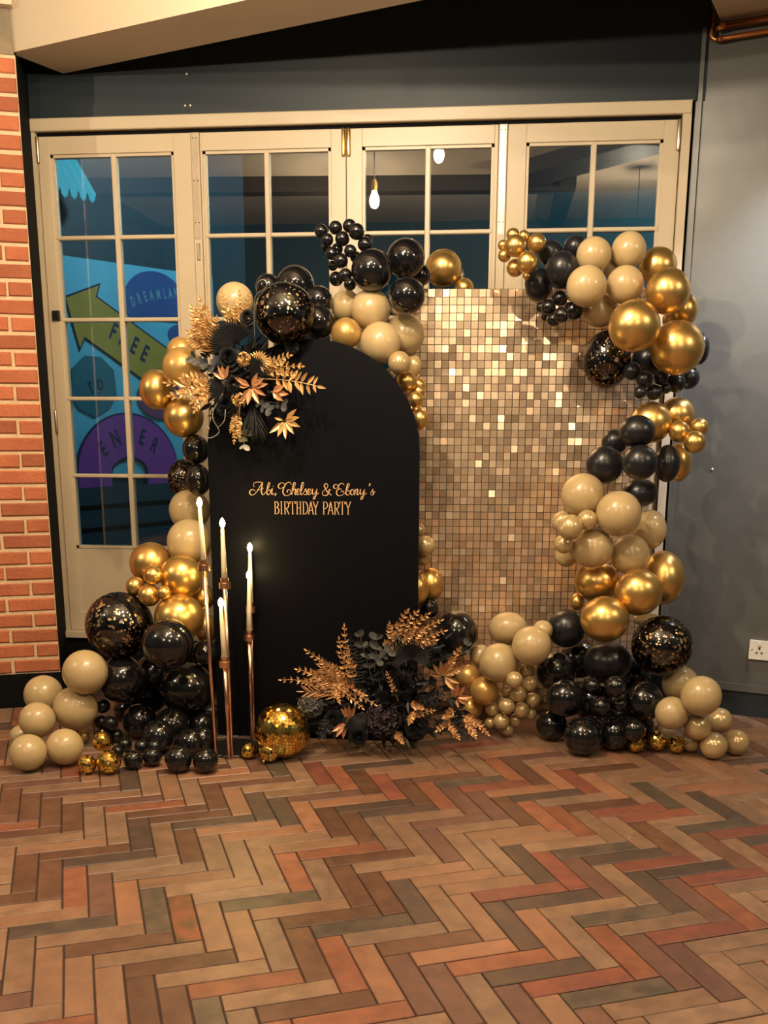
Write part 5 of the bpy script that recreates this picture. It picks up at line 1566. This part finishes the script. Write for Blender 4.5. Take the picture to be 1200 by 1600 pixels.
for base, tip in (((-0.356, 4.080, 0.176), (-0.248, 4.040, 0.224)), ((-0.346, 4.080, 0.237), (-0.289, 4.030, 0.236)), ((-0.323, 4.060, 0.216), (-0.341, 4.030, 0.175)), ((-0.149, 4.100, 0.189), (-0.227, 4.050, 0.140)), ((-0.186, 4.060, 0.161), (-0.141, 4.020, 0.120)),
                  ((-0.130, 4.090, 0.192), (-0.060, 4.050, 0.168)), ((-0.095, 4.080, 0.191), (-0.023, 4.030, 0.138)), ((-0.156, 4.080, 0.211), (-0.201, 4.050, 0.196)), ((-0.113, 4.070, 0.177), (-0.074, 4.030, 0.125))):
    sprig(fb, 'gold_fern', base, tip, M['bronze_leaf'], 7, 0.024, 0.010, (0, 0, .006), start=.1)
sprig(fb, 'gold_fern', (-0.401, 4.060, 0.125), (-0.363, 3.990, 0.099), M['bronze_leaf'], 5, 0.022, 0.010, start=.1)
star(fb, 'copper_leaf_whorl', (-0.593, 4.060, 0.168), [108, 88, 66, (125, .9)], 0.062, 0.020, M['copper_leaf'])
star(fb, 'copper_leaf_whorl', (-0.608, 4.050, 0.159), [215, 238, 262, (20, .7)], 0.066, 0.021, M['copper_leaf'])
fan(fb, (-0.343, 4.120, 0.417), 92, 0.088, 230, 30, M['black_leaf'], stemto=(-0.278, 4.150, 0.308))
fan(fb, (-0.583, 4.030, 0.188), -48, 0.072, 150, 22, M['black_leaf'])
fan(fb, (-0.462, 4.100, 0.233), 92, 0.07, 70, 12, M['black_leaf'])
fan(fb, (-0.295, 4.100, 0.274), -60, 0.06, 110, 14, M['black_leaf'])
for a, b in (((-0.581, 4.150, 0.251), (-0.602, 4.170, 0.480)), ((-0.561, 4.140, 0.268), (-0.569, 4.160, 0.469)), ((-0.346, 4.080, 0.237), (-0.213, 4.050, 0.282)), ((-0.666, 4.080, 0.171), (-0.714, 4.040, 0.098)), ((-0.214, 4.100, 0.181), (-0.093, 4.060, 0.115))):
    sprig(fb, 'black_fern', a, b, M['black_leaf'], 12, 0.034, 0.008, (0, 0, 0), ang=68, start=.15)
for a, b, n in (((-0.503, 4.150, 0.295), (-0.566, 4.140, 0.528), 4), ((-0.499, 4.140, 0.353), (-0.484, 4.120, 0.521), 3), ((-0.517, 4.130, 0.369), (-0.424, 4.110, 0.457), 3)):
    eucalyptus(fb, a, b, M['grey_leaf'], n, 0.0155)
eucalyptus(fb, (-0.136, 4.120, 0.423), (-0.108, 4.100, 0.503), M['grey_leaf'], 2, 0.014)
head(fb, (-0.766, 4.130, 0.206), 0.050, M['silver_petal'], 'grey_hydrangea', 60, .42)
head(fb, (-0.457, 4.080, 0.164), 0.070, M['plum'], 'plum_black_hydrangea', 90, .30)
for p, r in (((-0.377, 4.130, 0.291), .05), ((-0.555, 4.050, 0.101), .04), ((-0.317, 4.060, 0.134), .05), ((-0.666, 4.080, 0.157), .045), ((-0.249, 4.180, 0.406), .05), ((-0.433, 4.150, 0.353), .045)):
    rose(fb, p, r, M['petal'])

bpy.context.view_layer.update()
